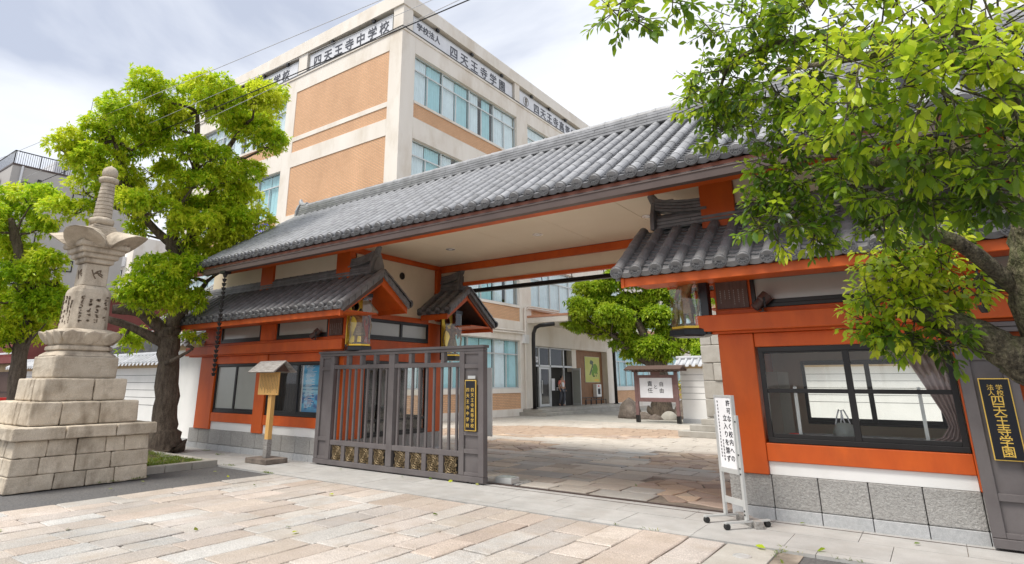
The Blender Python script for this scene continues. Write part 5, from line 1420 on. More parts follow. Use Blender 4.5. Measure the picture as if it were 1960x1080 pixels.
st = thing('umbrella_rack', 'low black metal rack at the foot of the brown porch wall', 'rack', (XD+.4, 34, .3))
b = MB().mat('black')
for y_ in (32.9, 33.6, 34.3, 35.0, 35.7): b.tube([(XD+.25, y_, .30), (XD+.25, y_, .72)], .022, 6); b.tube([(XD+.55, y_, .30), (XD+.55, y_, .60)], .022, 6)
b.tube([(XD+.25, 32.9, .70), (XD+.25, 35.7, .70)], .022, 6); b.tube([(XD+.55, 32.9, .58), (XD+.55, 35.7, .58)], .022, 6); b.build('frame', st)
# steps and black posts
ps_ = thing('entrance_steps', 'pale stone steps up to the school entrance porch', 'steps', (-16.3, 31, 0))
for k, (xo, z0, z1) in enumerate(((-15.45, -.02, .15), (-15.85, .151, .30))):
    for q in range(6):
        a = 26.0+.35*k+q*1.85
        b = MB().mat('concrete'); b.box(XD-.05 if k else -15.86, a+.004, z0, xo, a+1.846, z1); b.build('step_stone', ps_, bevel=.012)
b = MB().mat('concrete'); b.box(XD, 26.0, -.02, -15.861, 37.1, .149); b.build('core', ps_)
for y_, l in ((26.45, 'black bent porch pipe at the left end of the school entrance'), (36.2, 'black porch pipe at the right end of the school entrance')):
    t = thing('porch_pipe', l, 'pipe', (-16.35, y_, .3), 'black pipes at the school entrance')
    b = MB().mat('black'); b.tube([(-16.35, y_, .31), (-16.35, y_, 3.7), (-16.33, y_, 4.05), (-16.2, y_, 4.32), (-15.95, y_, 4.42), (-15.1, y_, 4.46)], .10, 12); b.build('pipe', t, smooth=True)
    b = MB().mat('black'); b.box(-16.48, y_-.13, .302, -16.22, y_+.13, .34); b.build('flange', t)

# ------------------------------------------------------------------ person walking in at the door
pe = thing('person', 'person in a pink and white shirt with a white shoulder bag, walking into the doorway', 'person', (-17.05, 30.55, .30))
SK = {'pel': ((0, 0, .92), .135), 'wai': ((0, .01, 1.05), .125), 'che': ((0, .02, 1.27), .150), 'nec': ((0, .01, 1.43), .055), 'hed': ((0, -.02, 1.56), (.082, .095)), 'top': ((0, -.02, 1.66), .055),
      'hl': ((.09, 0, .86), .095), 'kl': ((.10, -.06, .48), .065), 'al': ((.10, .02, .09), .042), 'tl': ((.11, -.11, .04), .035),
      'hr': ((-.09, 0, .86), .095), 'kr': ((-.09, .03, .48), .065), 'ar': ((-.09, .17, .12), .042), 'tr': ((-.10, .06, .04), .035),
      'sl': ((.175, .02, 1.36), .062), 'el': ((.24, .04, 1.10), .045), 'wl': ((.235, -.06, .88), .033), 'dl': ((.225, -.09, .80), .034),
      'sr': ((-.175, .02, 1.36), .062), 'er': ((-.24, .05, 1.10), .045), 'wr': ((-.23, -.04, .87), .033), 'dr': ((-.22, -.07, .79), .034)}
SE_ = [('pel', 'wai'), ('wai', 'che'), ('che', 'nec'), ('nec', 'hed'), ('hed', 'top'), ('pel', 'hl'), ('hl', 'kl'), ('kl', 'al'), ('al', 'tl'), ('pel', 'hr'), ('hr', 'kr'), ('kr', 'ar'), ('ar', 'tr'),
       ('che', 'sl'), ('sl', 'el'), ('el', 'wl'), ('wl', 'dl'), ('che', 'sr'), ('sr', 'er'), ('er', 'wr'), ('wr', 'dr')]
skin_body('body', SE_, SK, 'skin', pe)
def garment(name, keys, edges, grow, mat, ext=None):
    J = {k: (SK[k][0], (max(SK[k][1]) if hasattr(SK[k][1], '__len__') else SK[k][1])+grow) for k in keys}
    if ext: J.update(ext)
    return skin_body(name, edges, J, mat, pe)
garment('trousers', ('pel', 'hl', 'kl', 'hr', 'kr', 'al', 'ar'), [('pel', 'hl'), ('hl', 'kl'), ('kl', 'al'), ('pel', 'hr'), ('hr', 'kr'), ('kr', 'ar')], .018, 'grey_letter')
garment('shirt', ('wai', 'che'), [('wai', 'che')], .02, 'paper', {'wai': ((0, .01, .98), .15), 'che': ((0, .02, 1.33), .165)})
M['pink'] = flat_mat('coral_sleeve', (.80, .22, .17), .8)
garment('sleeve', ('sl',), [('s0', 's1')], .0, 'pink', {'sl': ((.15, .02, 1.38), .075), 's0': ((.15, .02, 1.38), .085), 's1': ((.225, .035, 1.17), .062)}) if False else None
for sx in (1, -1):
    J = {'a': ((sx*.10, .02, 1.39), .085), 'b': ((sx*.19, .025, 1.34), .080), 'c': ((sx*.235, .04, 1.15), .062)}
    skin_body('sleeve', [('a', 'b'), ('b', 'c')], J, 'pink', pe)
skin_body('hair', [('a', 'b'), ('b', 'c')], {'a': ((0, -.0, 1.66), .085), 'b': ((0, .015, 1.60), .108), 'c': ((0, .03, 1.51), .085)}, 'hair', pe)
b = MB().mat('paper'); b.box(-.16, .16, .86, .17, .27, 1.08); inst('shoulder_bag', b.mesh('shoulder_bag'), pe, (-17.05, 30.55, .30)); b = MB().mat('ink'); b.box(-.165, .155, 1.03, .175, .275, 1.10)
b.tube([(.17, .2, 1.05), (.10, .18, 1.30), (-.08, .12, 1.46), (-.16, -.02, 1.45)], .015, 5); inst('bag_strap', b.mesh('bag_strap'), pe, (-17.05, 30.55, .30))
pe.rotation_euler = (0, 0, math.radians(80))
for o in list(pe.children):
    for m_ in o.modifiers:
        if m_.type == 'BEVEL': o.modifiers.remove(m_)

# ------------------------------------------------------------------ courtyard: notice board, stone pillar, rocks, shrub
nx, ny = -9.42, 24.85
nb = thing('notice_board', 'plum coloured roofed notice board with a white calligraphy panel in the courtyard', 'notice board', (nx, ny, 0))
for s_ in (-1, 1):
    b = MB().mat('plum'); b.box(nx+s_*.86-.065, ny-.065, .28, nx+s_*.86+.065, ny+.065, 2.02); b.build('post', nb, bevel=.008); b = MB().mat('black'); b.box(nx+s_*.86-.075, ny-.075, 0, nx+s_*.86+.075, ny+.075, .278); b.build('post_shoe', nb)
b = MB().mat('plum'); b.box(nx-.794, ny-.05, 1.78, nx+.794, ny+.05, 1.90); b.box(nx-.794, ny-.05, .82, nx+.794, ny+.05, .98); b.box(nx-.794, ny-.05, .981, nx-.70, ny+.05, 1.779); b.box(nx+.70, ny-.05, .981, nx+.794, ny+.05, 1.779); b.box(nx-.2, ny-.04, 1.90, nx+.2, ny+.04, 2.05); b.build('frame', nb, bevel=.006)
b = MB().mat('signwhite'); b.box(nx-.699, ny-.03, .982, nx+.699, ny+.02, 1.778); pnl = b.build('panel', nb)
b = MB().mat('ink'); b.write('自由', (nx+.24, ny-.034, 1.53), (1, 0, 0), (0, 0, 1), .20, 1.30); b.write('と', (nx-.01, ny-.034, 1.42), (1, 0, 0), (0, 0, 1), .18); b.write('責任', (nx-.25, ny-.034, 1.55), (1, 0, 0), (0, 0, 1), .22, 1.25); b.build('lettering', pnl)
b = MB().mat('darkwood')
for s_ in (-1, 1): b.prism([(nx-1.2, ny+s_*.42, 2.08), (nx-1.2, ny, 2.23), (nx-1.2, ny, 2.29), (nx-1.2, ny+s_*.45, 2.13)][::s_], (2.4, 0, 0))
b.box(nx-1.0, ny-.06, 2.021, nx+1.0, ny+.06, 2.10)
for k in range(13): b.box(nx-1.15+k*.19, ny-.44, 2.05, nx-1.10+k*.19, ny+.44, 2.075)
b.build('roof', nb, bevel=.005)
sp_ = thing('stone_pillar', 'tall pale grey pillar of stone blocks beside the right booth, in the courtyard', 'pillar', (-5.0, 20.4, 0))
for r_ in range(7):
    z0 = r_*.55; off = .35 if r_ % 2 else .8
    for a, c in ((0, off), (off, 1.9)):
        b = MB().mat('concrete'); j = random.uniform(-.03, .03); b.box(-5.95+a+.006, 19.8+j, z0+.006, -5.95+c-.006, 21.2, z0+.544); b.build('stone_block', sp_, bevel=.025)
for k in range(3):
    for q in range(2):
        b = MB().mat('concrete'); b.box(-6.6+k*.28+q*1.2, 18.95+k*.27, k*.17, -6.6+k*.28+q*1.2+1.19, 19.72, k*.17+.168); b.build('step_stone', sp_, bevel=.012)
def rock(x, y, sx, sy, sz, label, seed, mat='rock', group='rocks round the courtyard tree'):
    rnd = random.Random(seed); b = MB().mat(mat); n, m_ = 14, 9; ph = [rnd.uniform(0, 6) for _ in range(6)]
    rs = []
    for i in range(m_+1):
        th = pi/2*(1-i/m_)*1.0; rr = math.sin(pi/2-th*1.0) if False else math.cos(pi/2*i/m_*.98); zz = math.sin(pi/2*i/m_)
        rs.append([(sx*rr*(1+.18*math.sin(2*a+ph[0]+zz*2)+.10*math.sin(5*a+ph[1]+zz*3))*math.cos(a), sy*rr*(1+.15*math.sin(3*a+ph[2])+.08*math.sin(4*a+ph[3]+zz*4))*math.sin(a), sz*zz*(1+.12*math.sin(a*2+ph[4]))-.03) for a in (2*pi*k/n for k in range(n))])
    b.rings(rs, cap=True); o = b.build('rock', smooth=True); o.location = (x, y, 0); ORG[o.name] = (x, y, 0); tag(o, label, 'rock', group); return o
rock(-8.95, 28.6, .95, .75, 1.25, 'large rounded boulder to the right of the notice board', 3)
rock(-11.75, 27.4, .62, .5, .85, 'dark upright rock at the left post of the notice board', 5)
rock(-11.0, 27.2, .38, .35, .30, 'low rock at the tree foot, left of the trunk under the board', 8)
rock(-10.4, 27.1, .36, .3, .22, 'small flat rock right before the tree trunk', 11)
rock(-9.8, 27.2, .34, .3, .35, 'small pale rock at the right post of the notice board', 14, 'concrete')

# ------------------------------------------------------------------ inside the right booth
b = MB().mat('greywood'); b.box(-1.95, 9.3, .78, .15, 10.9, .84); b.box(-1.9, 9.32, .3, -1.84, 9.38, .779); b.box(.05, 9.32, .3, .11, 9.38, .779); b.box(-1.9, 10.82, .3, -1.84, 10.88, .779); b.box(.05, 10.82, .3, .11, 10.88, .779); o = b.build('desk'); tag(o, 'plain desk inside the right booth behind the window', 'desk')
n = 14; b = MB(); M['bag'] = leaf_mat('thin_plastic', [(0, (.75, .77, .78)), (1, (.8, .8, .8))], .6, .3)
b.mat('bag'); bx_, by_ = -1.03, 9.0
rs = []
for z_, r in ((0, .11), (.03, .14), (.07, .15), (.11, .14), (.15, .11), (.18, .07)):
    rs.append([(bx_+r*.85*(1+.18*math.sin(3*a+z_*9)+.10*math.sin(7*a-z_*30))*math.cos(a), by_+r*.7*(1+.12*math.sin(5*a+z_*22))*math.sin(a), .93+z_) for a in (2*pi*k/n for k in range(n))])
b.rings(rs); b.mat('paper')
for s_ in (-1, 1): b.tube([(bx_+s_*.09, by_, 1.05), (bx_+s_*.06, by_+.01, 1.18), (bx_+s_*.025, by_, 1.27), (bx_+s_*.005, by_, 1.26), (bx_-s_*.01, by_, 1.16), (bx_-s_*.03, by_, 1.08)], .009, 5)
b.mat('ink'); b.box(bx_-.08, by_-.05, .94, bx_+.08, by_+.05, 1.0); o = b.build('plastic_bag', smooth=True); tag(o, 'thin white plastic bag standing on the window counter of the right booth', 'bag')
b = MB().mat('darkwood'); b.box(-1.95, 8.60, .86, .15, 9.2, .925); o = b.build('counter'); tag(o, 'dark counter along the inside of the right booth window', 'counter')
b = MB().mat('red'); b.lathe((-1.55, 8.78, .926), [(.10, 0), (.11, .01), (.06, .05), (.01, .055)], 14); o = b.build('red_dish'); tag(o, 'small red lid on the counter in the left corner of the right window', 'lid')
b = MB().mat('paper'); b.box(-1.42, 8.70, .926, -1.22, 8.86, .95); b.box(-1.20, 8.72, .926, -1.10, 8.84, .945); o = b.build('paper_stack'); tag(o, 'white paper slips lying on the counter beside the red lid', 'papers')
b = MB().mat('curtain_pink')
rs = []; n = 16
for z_, xa, xb in ((2.0, -.30, .12), (1.75, -.20, .14), (1.5, -.10, .14), (1.25, .0, .15), (1.12, .03, .15), (1.0, -.05, .15), (.94, -.22, .12)):
    rs.append([(xa+(xb-xa)*k/n, 8.80+.03*math.sin(k*1.9+z_*2), z_) for k in range(n+1)])
b.rings(rs, cap=False, closed=False); o = b.build('curtain', smooth=True); tag(o, 'dusty pink curtain gathered at the right side of the right booth window', 'curtain')
b = MB().mat('room'); b.box(-2.1, 9.6, .84, -1.83, 10.4, 1.75); o = b.build('cupboard'); tag(o, 'dull brown cupboard at the left inside the right booth', 'cupboard')
for x_ in (-1.46, -.18):
    b = MB().mat('alu'); b.box(x_-.018, 8.62, .926, x_+.018, 8.65, 1.55); o = b.build('counter_screen_post'); tag(o, 'silver upright of a counter screen, %s half of the right booth window' % ('left' if x_ < -1 else 'right'), 'screen post')

# ------------------------------------------------------------------ buildings at the far left
gb = thing('apartment_building', 'tall grey rendered apartment building with a railed roof terrace at the far left', 'building', (-46, 15, 0))
PADS_LEFT = [(-14.25,5.01,7.54,0.66,0.39),(-15.17,4.53,6.79,0.43,0.32),(-13.91,5.65,8.23,0.52,0.32),(-14.58,5.84,7.4,0.72,0.36),(-13.75,6.48,8.7,0.27,0.19),(-12.94,6.74,8.16,0.75,0.36),(-12.43,7.3,8.35,0.55,0.36),(-13.62,7.83,8.27,0.76,0.45),(-12.85,8.03,7.49,0.54,0.22),(-13.82,6.53,7.06,0.54,0.36),(-15.19,6.41,6.83,0.45,0.34),(-15.03,4.87,6.55,0.53,0.32),(-15.67,5.09,6.07,0.31,0.28),(-15.36,4.86,5.45,0.46,0.32),(-14.13,5.91,5.48,0.6,0.36),(-14.7,6.81,6.01,0.52,0.3),(-13.86,6.76,6.27,0.4,0.23),(-13.75,8.08,6.84,0.66,0.31),(-14.32,8.14,6.26,0.66,0.31),(-13.94,6.94,5.27,0.65,0.28),(-13.97,8.13,5.53,0.76,0.35),(-14.34,8.29,5.16,0.66,0.24),(-14.64,7.7,4.76,0.58,0.22),(-14.19,6.9,4.26,0.48,0.23),(-14.19,6.54,3.95,0.52,0.24),(-14.33,6.39,3.45,0.55,0.36),(-14.1,7.13,3.42,0.48,0.28),(-14.65,6.12,3.44,0.45,0.32),(-15.59,6.61,2.59,0.4,0.23),(-14.26,7.42,2.58,0.25,0.15),(-15.36,5.85,6.32,0.44,0.32),(-15.34,5.68,5.84,0.35,0.32),(-14.23,6.16,7.86,0.49,0.28),(-14.76,5.19,6.25,0.37,0.27),(-13.36,6.88,6.91,0.37,0.23),(-15.21,5.6,7.08,0.48,0.28),(-13.92,7.45,6.58,0.39,0.22),(-15.12,5.01,7.27,0.4,0.28),(-14.41,6.46,8.24,0.44,0.27),(-14.48,7.57,5.94,0.54,0.28),(-15.37,6.28,5.25,0.27,0.21)]
PADS_SMALL = [(-17.15,4.08,5.75,0.39,0.3),(-16.43,4.31,5.7,0.44,0.3),(-17.1,4.16,5.19,0.45,0.34),(-16.55,4.56,5.15,0.37,0.26),(-17.34,4.23,4.74,0.34,0.3),(-17.22,4.64,4.41,0.46,0.26),(-16.22,4.8,4.22,0.44,0.28),(-16.47,4.28,3.84,0.47,0.28),(-16.46,4.68,3.89,0.39,0.23),(-17.48,4.6,3.29,0.45,0.38),(-16.72,4.94,3.39,0.52,0.3),(-17.04,4.83,2.83,0.56,0.36),(-16.5,5.16,3.15,0.31,0.38),(-16.97,4.59,2.53,0.32,0.23),(-16.72,3.6,5.14,0.43,0.39),(-16.86,3.92,3.53,0.46,0.45),(-17.16,4.21,2.64,0.43,0.35),(-16.76,5.31,3.69,0.25,0.24)]
PADS_COURT = [(-13.61,28.19,6.21,0.99,0.57),(-12.18,28.41,6.46,0.97,0.5),(-10.77,29.38,6.56,1.26,0.49),(-10.58,29.44,5.85,0.83,0.62),(-13.32,28.61,5.41,0.98,0.55),(-12.05,28.61,5.43,0.74,0.49),(-13.94,26.86,5.1,0.53,0.44),(-14.66,27.82,4.43,0.7,0.5),(-13.55,28.58,4.24,0.98,0.63),(-12.11,29.11,4.39,0.86,0.56),(-10.8,29.03,4.52,0.72,0.55),(-12.26,28.79,3.43,0.83,0.44),(-10.92,28.47,3.27,0.79,0.42),(-10.16,29.78,3.66,0.8,0.43),(-11.67,28.81,2.93,0.56,0.26),(-10.36,28.82,2.9,0.58,0.26),(-8.14,27.8,2.94,0.39,0.32),(-8.94,28.59,3.31,0.42,0.33),(-9.83,30.13,6.03,0.83,0.67),(-9.36,30.91,5.27,0.82,0.9),(-12.39,27.49,4.59,0.82,0.53),(-11.46,29.18,5.26,0.63,0.46)]
LOBES_NEAR = [(-1.01,2.54,3.46,0.1,0.07),(-0.93,2.61,3.39,0.06,0.06),(-0.76,2.64,3.43,0.08,0.04),(-0.62,3.56,3.74,0.24,0.16),(-0.28,3.46,3.59,0.24,0.16),(0.07,3.09,3.25,0.23,0.14),(0.34,2.95,3.04,0.19,0.13),(-0.78,3.67,3.48,0.21,0.17),(-0.47,3.57,3.34,0.26,0.19),(-0.07,2.82,2.88,0.22,0.16),(0.2,2.76,2.76,0.18,0.14),(0.39,2.76,2.7,0.09,0.16),(-0.91,3.81,3.37,0.15,0.11),(-0.83,3.9,3.21,0.18,0.1),(-0.51,3.79,3.09,0.22,0.14),(-0.12,3.28,2.81,0.23,0.16),(0.16,3.13,2.63,0.21,0.14),(0.36,3.05,2.5,0.1,0.15),(-0.48,3.89,2.81,0.16,0.13),(-0.18,3.74,2.69,0.21,0.13),(0.1,3.48,2.51,0.21,0.13),(0.35,3.39,2.42,0.11,0.12),(-0.63,3.83,2.55,0.13,0.14),(-0.44,3.97,2.52,0.14,0.11),(-0.1,3.9,2.47,0.1,0.08),(-0.02,4.44,2.32,0.23,0.18),(-0.18,4.46,2.15,0.18,0.18),(-0.03,4.48,2.04,0.23,0.19),(0.19,4.56,2.19,0.15,0.14),(-0.13,4.49,1.86,0.15,0.1),(0.13,4.43,2.4,0.16,0.11),(-0.29,4.47,1.99,0.09,0.13),(-0.64,3.86,2.83,0.09,0.09),(-0.97,3.8,3.6,0.08,0.08),(0.09,4.39,1.83,0.12,0.08)]
ORG[gb.name] = (-46, 15, 0)
def GP(t, name, mat, boxes, bev=0):
    b = MB().mat(mat)
    for q in boxes: b.box(*q)
    return b.build(name, t, bevel=bev)
gx, g0, g1, gt = -48.2, 11.2, 19.0, 15.9
GP(gb, 'wall', 'greywall', [(gx-14, g0, -.05, gx, g1, gt)])
GP(gb, 'parapet', 'brown', [(gx-14, g0-.04, gt+.001, gx+.05, g1+.04, gt+.12)])
def far_window(t, x, y0, y1, z0, z1, split=True):
    b = MB().mat('black'); b.box(x+.002, y0, z0, x+.06, y0+.06, z1); b.box(x+.002, y1-.06, z0, x+.06, y1, z1); b.box(x+.002, y0+.061, z0, x+.06, y1-.061, z0+.06); b.box(x+.002, y0+.061, z1-.06, x+.06, y1-.061, z1)
    if split: b.box(x+.002, (y0+y1)/2-.03, z0+.061, x+.06, (y0+y1)/2+.03, z1-.061)
    f = b.build('window', t); b = MB().mat('frosted'); b.box(x+.003, y0+.062, z0+.062, x+.02, y1-.062, z1-.062); b.build('pane', f)
for (a, c, z0, z1) in ((.72, 2.1, 13.95, 14.85), (3.8, 5.2, 13.95, 14.85), (2.92, 3.36, 11.85, 12.6), (3.2, 4.6, 9.1, 9.9), (.72, 2.1, 10.6, 11.5), (5.4, 6.8, 10.6, 11.5), (.72, 2.1, 7.2, 8.1), (3.8, 5.2, 5.6, 6.5), (.72, 2.1, 4.0, 4.9)):
    far_window(gb, gx, g0+a, g0+c, z0, z1, c-a > .6)
rl = MB().mat('black')
for k in range(58): y_ = g0+.1+k*.13; rl.box(gx-.03, y_, gt+.12, gx-.01, y_+.022, gt+1.0)
for k in range(50): x_ = gx-.1-k*.2; rl.box(x_-.02, g0, gt+.12, x_, g0+.02, gt+1.0)
rl.box(gx-.05, g0, gt+1.0, gx, g1, gt+1.06); rl.box(gx-12, g0-.02, gt+1.0, gx-.05, g0+.03, gt+1.06)
for k in range(6): rl.box(gx-.05, g0+k*1.5, gt+.1, gx, g0+k*1.5+.06, gt+1.05)
rl.build('railing', gb)
b = MB().mat('signwhite'); b.tube([(gx+.08, g0+.55, 0), (gx+.08, g0+.55, gt)], .07, 8); b.build('drain_pipe', gb)
GP(gb, 'stair_house', 'signwhite', [(gx-9, g0+3.2, gt, gx-3, g1-.4, gt+1.9)])
b = MB().mat('ink'); b.box(gx+.002, g0+1.55, 15.05, gx+.14, g0+1.75, 15.2); b.build('wall_lamp', gb)
b = MB().mat('ink'); b.tube([(-52.9, 16.6, 17.5), (-52.9, 16.6, 23.0)], .035, 5); b.tube([(-52.9, 16.6, 22.9), (-52.9, 16.6, 24.4)], .018, 5); b.build('antenna', gb)
wb_ = thing('white_house', 'white building with a dark canopied balcony left of the grey apartment building', 'building', (-52, 8, 0))
GP(wb_, 'wall', 'signwhite', [(-62, 3.0, -.05, -50.4, 11.0, 15.2)]); GP(wb_, 'roof_slab', 'brown', [(-62, 2.9, 15.201, -50.2, 11.1, 15.35)])
GP(wb_, 'balcony_slab', 'signwhite', [(-50.4, 6.2, 11.6, -49.2, 11.0, 11.78)]); GP(wb_, 'canopy', 'brown', [(-50.4, 6.2, 13.9, -49.0, 11.0, 14.0)])
b = MB().mat('black')
for k in range(24): b.box(-49.25, 6.3+k*.19, 11.78, -49.22, 6.33+k*.19, 12.75)
b.box(-49.27, 6.2, 12.75, -49.2, 11.0, 12.82); b.build('railing', wb_)
far_window(wb_, -50.4, 7.5, 9.8, 11.8, 13.6)
cb = thing('cream_building', 'distant cream apartment building behind the stone tower, beside the sky gap', 'building', (-76, 32, 0))
GP(cb, 'wall', 'schoolwall', [(-90, 30, -.05, -73.4, 44, 18.2)])
for z_ in (16.0, 13.2, 10.4, 7.6, 4.8):
    GP(cb, 'balcony', 'signwhite', [(-82.5, 28.8, z_-1.2, -75.0, 29.98, z_-.1)])
    for k in range(3):
        b = MB().mat('black'); b.box(-82.2+k*2.4, 29.94, z_-.05, -80.4+k*2.4, 29.99, z_+1.2); f = b.build('window', cb); b = MB().mat('frosted'); b.box(-82.1+k*2.4, 29.92, z_+.05, -80.5+k*2.4, 29.939, z_+1.12); b.build('pane', f)
mh = thing('maroon_house', 'low ochre house with a maroon upper storey and brown door at the far left', 'house', (-43, 15, 0))
GP(mh, 'wall', 'ochre', [(-52, 12.0, -.05, -40.9, 20, 2.6)]); GP(mh, 'upper_storey', 'maroon', [(-52, 11.8, 2.92, -40.6, 20, 6.6)], .01); GP(mh, 'eave_band', 'maroon', [(-52, 11.5, 2.601, -40.3, 20, 2.919)], .01)
GP(mh, 'fascia', 'signwhite', [(-52, 11.45, 3.1, -40.25, 11.5, 3.2)]); GP(mh, 'roof', 'tiledark', [(-52.2, 11.3, 6.601, -40.2, 20.2, 6.8)])
b = MB().mat('darkwood'); b.box(-44.6, 11.93, -.05, -41.6, 11.998, 2.15); d_ = b.build('door', mh); b = MB().mat('ink'); b.box(-44.5, 11.91, 1.0, -41.7, 11.929, 1.03); b.build('panel_line', d_); b = MB().mat('alu'); b.lathe((-42.0, 11.9, 1.05), [(.03, 0), (.05, .03), (.03, .06)], 8); b.build('handle', d_)
gh2 = thing('grey_roofed_house', 'small white house with a dark tiled roof behind the plaster wall', 'house', (-37, 14, 0))
GP(gh2, 'wall', 'signwhite', [(-40.0, 13.0, -.05, -33, 18, 2.9)]); b = MB().mat('tiledark'); b.prism([(-40.3, 12.4, 2.85), (-40.3, 15.5, 4.3), (-40.3, 18.6, 2.85)], (7.6, 0, 0)); b.build('roof', gh2)
b = MB().mat('ink'); b.box(-39.3, 12.96, 1.5, -38.5, 12.998, 2.5); b.build('window', gh2)
rb = thing('red_barrier', 'low bright red barrier at the left edge, beside the stone tower', 'barrier', (-30, 8.2, 0))
b = MB().mat('red'); b.box(-30.1, 6.0, .68, -30.0, 8.85, .98); b.build('rail', rb, bevel=.02); b = MB().mat('red'); b.box(-30.09, 8.6, 0, -30.01, 8.7, .679); b.box(-30.09, 7.0, 0, -30.01, 7.1, .679); b.build('leg', rb)

# ------------------------------------------------------------------ trees
def leaf_cloud(name, parent, P0, D, tint, L, W, mat, droop=0.35, fold=0.25, six=False):
    """leaf blades: base points P0, unit directions D, lengths L; each a folded pointed blade of a few triangles"""
    n = len(P0)
    up = np.zeros((n, 3)); up[:, 2] = 1
    side = np.cross(D, up); ln = np.linalg.norm(side, axis=1, keepdims=True); side = np.where(ln < 1e-3, np.array([[1., 0, 0]]), side/np.maximum(ln, 1e-3))
    roll = RNG.uniform(-.9, .9, (n, 1)); nr = np.cross(side, D); side = side*np.cos(roll)+nr*np.sin(roll); nr = np.cross(side, D)
    L = np.asarray(L).reshape(-1, 1); Wd = L*W
    dz = np.array([[0, 0, -1.]])
    mid = P0+D*L*.42+dz*L*droop*.12; tip = P0+D*L*.96+dz*L*droop*.5
    if six:
        q = P0+D*L*.72+dz*L*droop*.28
        pts = [P0, mid-side*Wd*.5+nr*Wd*fold, mid, mid+side*Wd*.5+nr*Wd*fold, q-side*Wd*.34+nr*Wd*fold*.5, q, q+side*Wd*.34+nr*Wd*fold*.5, tip]
        faces = np.array([(0, 2, 1, -1), (0, 3, 2, -1), (1, 2, 5, 4), (2, 3, 6, 5), (4, 5, 7, -1), (5, 6, 7, -1)])
    else:
        pts = [P0, mid-side*Wd*.5+nr*Wd*fold, tip, mid+side*Wd*.5+nr*Wd*fold]
        faces = np.array([(0, 2, 1, -1), (0, 3, 2, -1)])
    k = len(pts); V = np.stack(pts, 1).reshape(-1, 3)
    loops, starts, tot = [], [], []
    base = (np.arange(n)*k)[:, None]
    flat = []
    for i in range(n): pass
    per = [f[f >= 0] for f in faces]
    loop1 = np.concatenate(per); lens = np.array([len(p) for p in per])
    LI = (base+loop1[None, :]).reshape(-1)
    LS = np.tile(lens, n); ST = np.concatenate([[0], np.cumsum(LS)[:-1]])
    me = bpy.data.meshes.new(name); o_ = np.array(ORG.get(parent.name, (0, 0, 0)) if parent else (0, 0, 0))
    me.vertices.add(len(V)); me.vertices.foreach_set('co', (V-o_).astype(np.float32).ravel())
    me.loops.add(len(LI)); me.loops.foreach_set('vertex_index', LI.astype(np.int32))
    me.polygons.add(len(LS)); me.polygons.foreach_set('loop_start', ST.astype(np.int32))
    try: me.polygons.foreach_set('loop_total', LS.astype(np.int32))
    except Exception: pass
    at = me.attributes.new('tint', 'FLOAT', 'FACE'); at.data.foreach_set('value', np.repeat(tint, len(faces)).astype(np.float32))
    me.materials.append(M[mat]); me.update(calc_edges=True); me.validate()
    ob = bpy.data.objects.new(name, me); COL.objects.link(ob)
    if parent: ob.parent = parent; ORG[ob.name] = tuple(o_)
    return ob
def unit(v): return v/np.maximum(np.linalg.norm(v, axis=1, keepdims=True), 1e-6)
def pad_points(pads, dens, per, L, young=.5, lump=.30):
    """leaf whorls over the shells of flattened pads, broken into smaller lumps"""
    Ps, Ds, Ts, Ls = [], [], [], []
    for (x, y, z, r, h) in pads:
        pt = RNG.normal(young, .06)
        nl = max(5, int(7.6*(r/.6)**1.3))
        for q in range(nl):
            a = RNG.uniform(0, 2*pi); rr = math.sqrt(RNG.uniform(0, 1))*.78
            cz = h*(math.sqrt(max(0, 1-rr*rr))*RNG.uniform(-.45, .85))
            c = np.array([x+r*rr*math.cos(a), y+r*rr*math.sin(a), z+cz]); s = lump*RNG.uniform(.55, 1.35)*min(1, r/.55)
            lt = pt+RNG.normal(0, .13)
            n = int(dens*s*s/.09)
            d = unit(RNG.normal(0, 1, (n, 3))); d[:, 2] = np.where((d[:, 2] < -.25) & (RNG.uniform(0, 1, n) < .75), -d[:, 2], d[:, 2]); rad = RNG.uniform(.5, 1.0, (n, 1))**.6*np.where(RNG.uniform(0, 1, (n, 1)) < .07, RNG.uniform(1.0, 1.4, (n, 1)), 1.0)
            base = c+d*rad*np.array([s*1.1, s*1.1, s*.95])
            ct = lt+RNG.normal(0, .12, n)
            for k in range(per):
                dd = unit(d*.8+RNG.normal(0, .65, (n, 3))+np.array([0, 0, -.32]))
                Ps.append(base+RNG.normal(0, .02, (n, 3))); Ds.append(dd); Ts.append(np.clip(ct+RNG.normal(0, .14, n), 0, 1)); Ls.append(L*RNG.uniform(.6, 1.35, n))
    return np.concatenate(Ps), np.concatenate(Ds), np.concatenate(Ts), np.concatenate(Ls)
def limb(name, pts, rads, mat, parent, n=10, wob=.10, rep=3):
    """a knobbly limb: the path is refined and jittered before it is skinned with rings"""
    P_ = [Vector(p) for p in pts]; Q, R_ = [], []
    for i in range(len(P_)-1):
        p0, p1, p2, p3 = P_[max(i-1, 0)], P_[i], P_[i+1], P_[min(i+2, len(P_)-1)]
        for k in range(rep):
            t_ = k/rep
            q = 0.5*((2*p1)+(-p0+p2)*t_+(2*p0-5*p1+4*p2-p3)*t_**2+(-p0+3*p1-3*p2+p3)*t_**3)
            r = rads[i]+(rads[i+1]-rads[i])*t_
            if i or k: q += Vector((random.uniform(-1, 1), random.uniform(-1, 1), random.uniform(-.5, .5)))*r*.12
            Q.append(q); R_.append(r*(1+random.uniform(-.06, .06)))
    Q.append(P_[-1]); R_.append(rads[-1])
    b = MB().mat(mat); b.tube(Q, R_, n, True, wob); return b.build(name, parent, smooth=True)
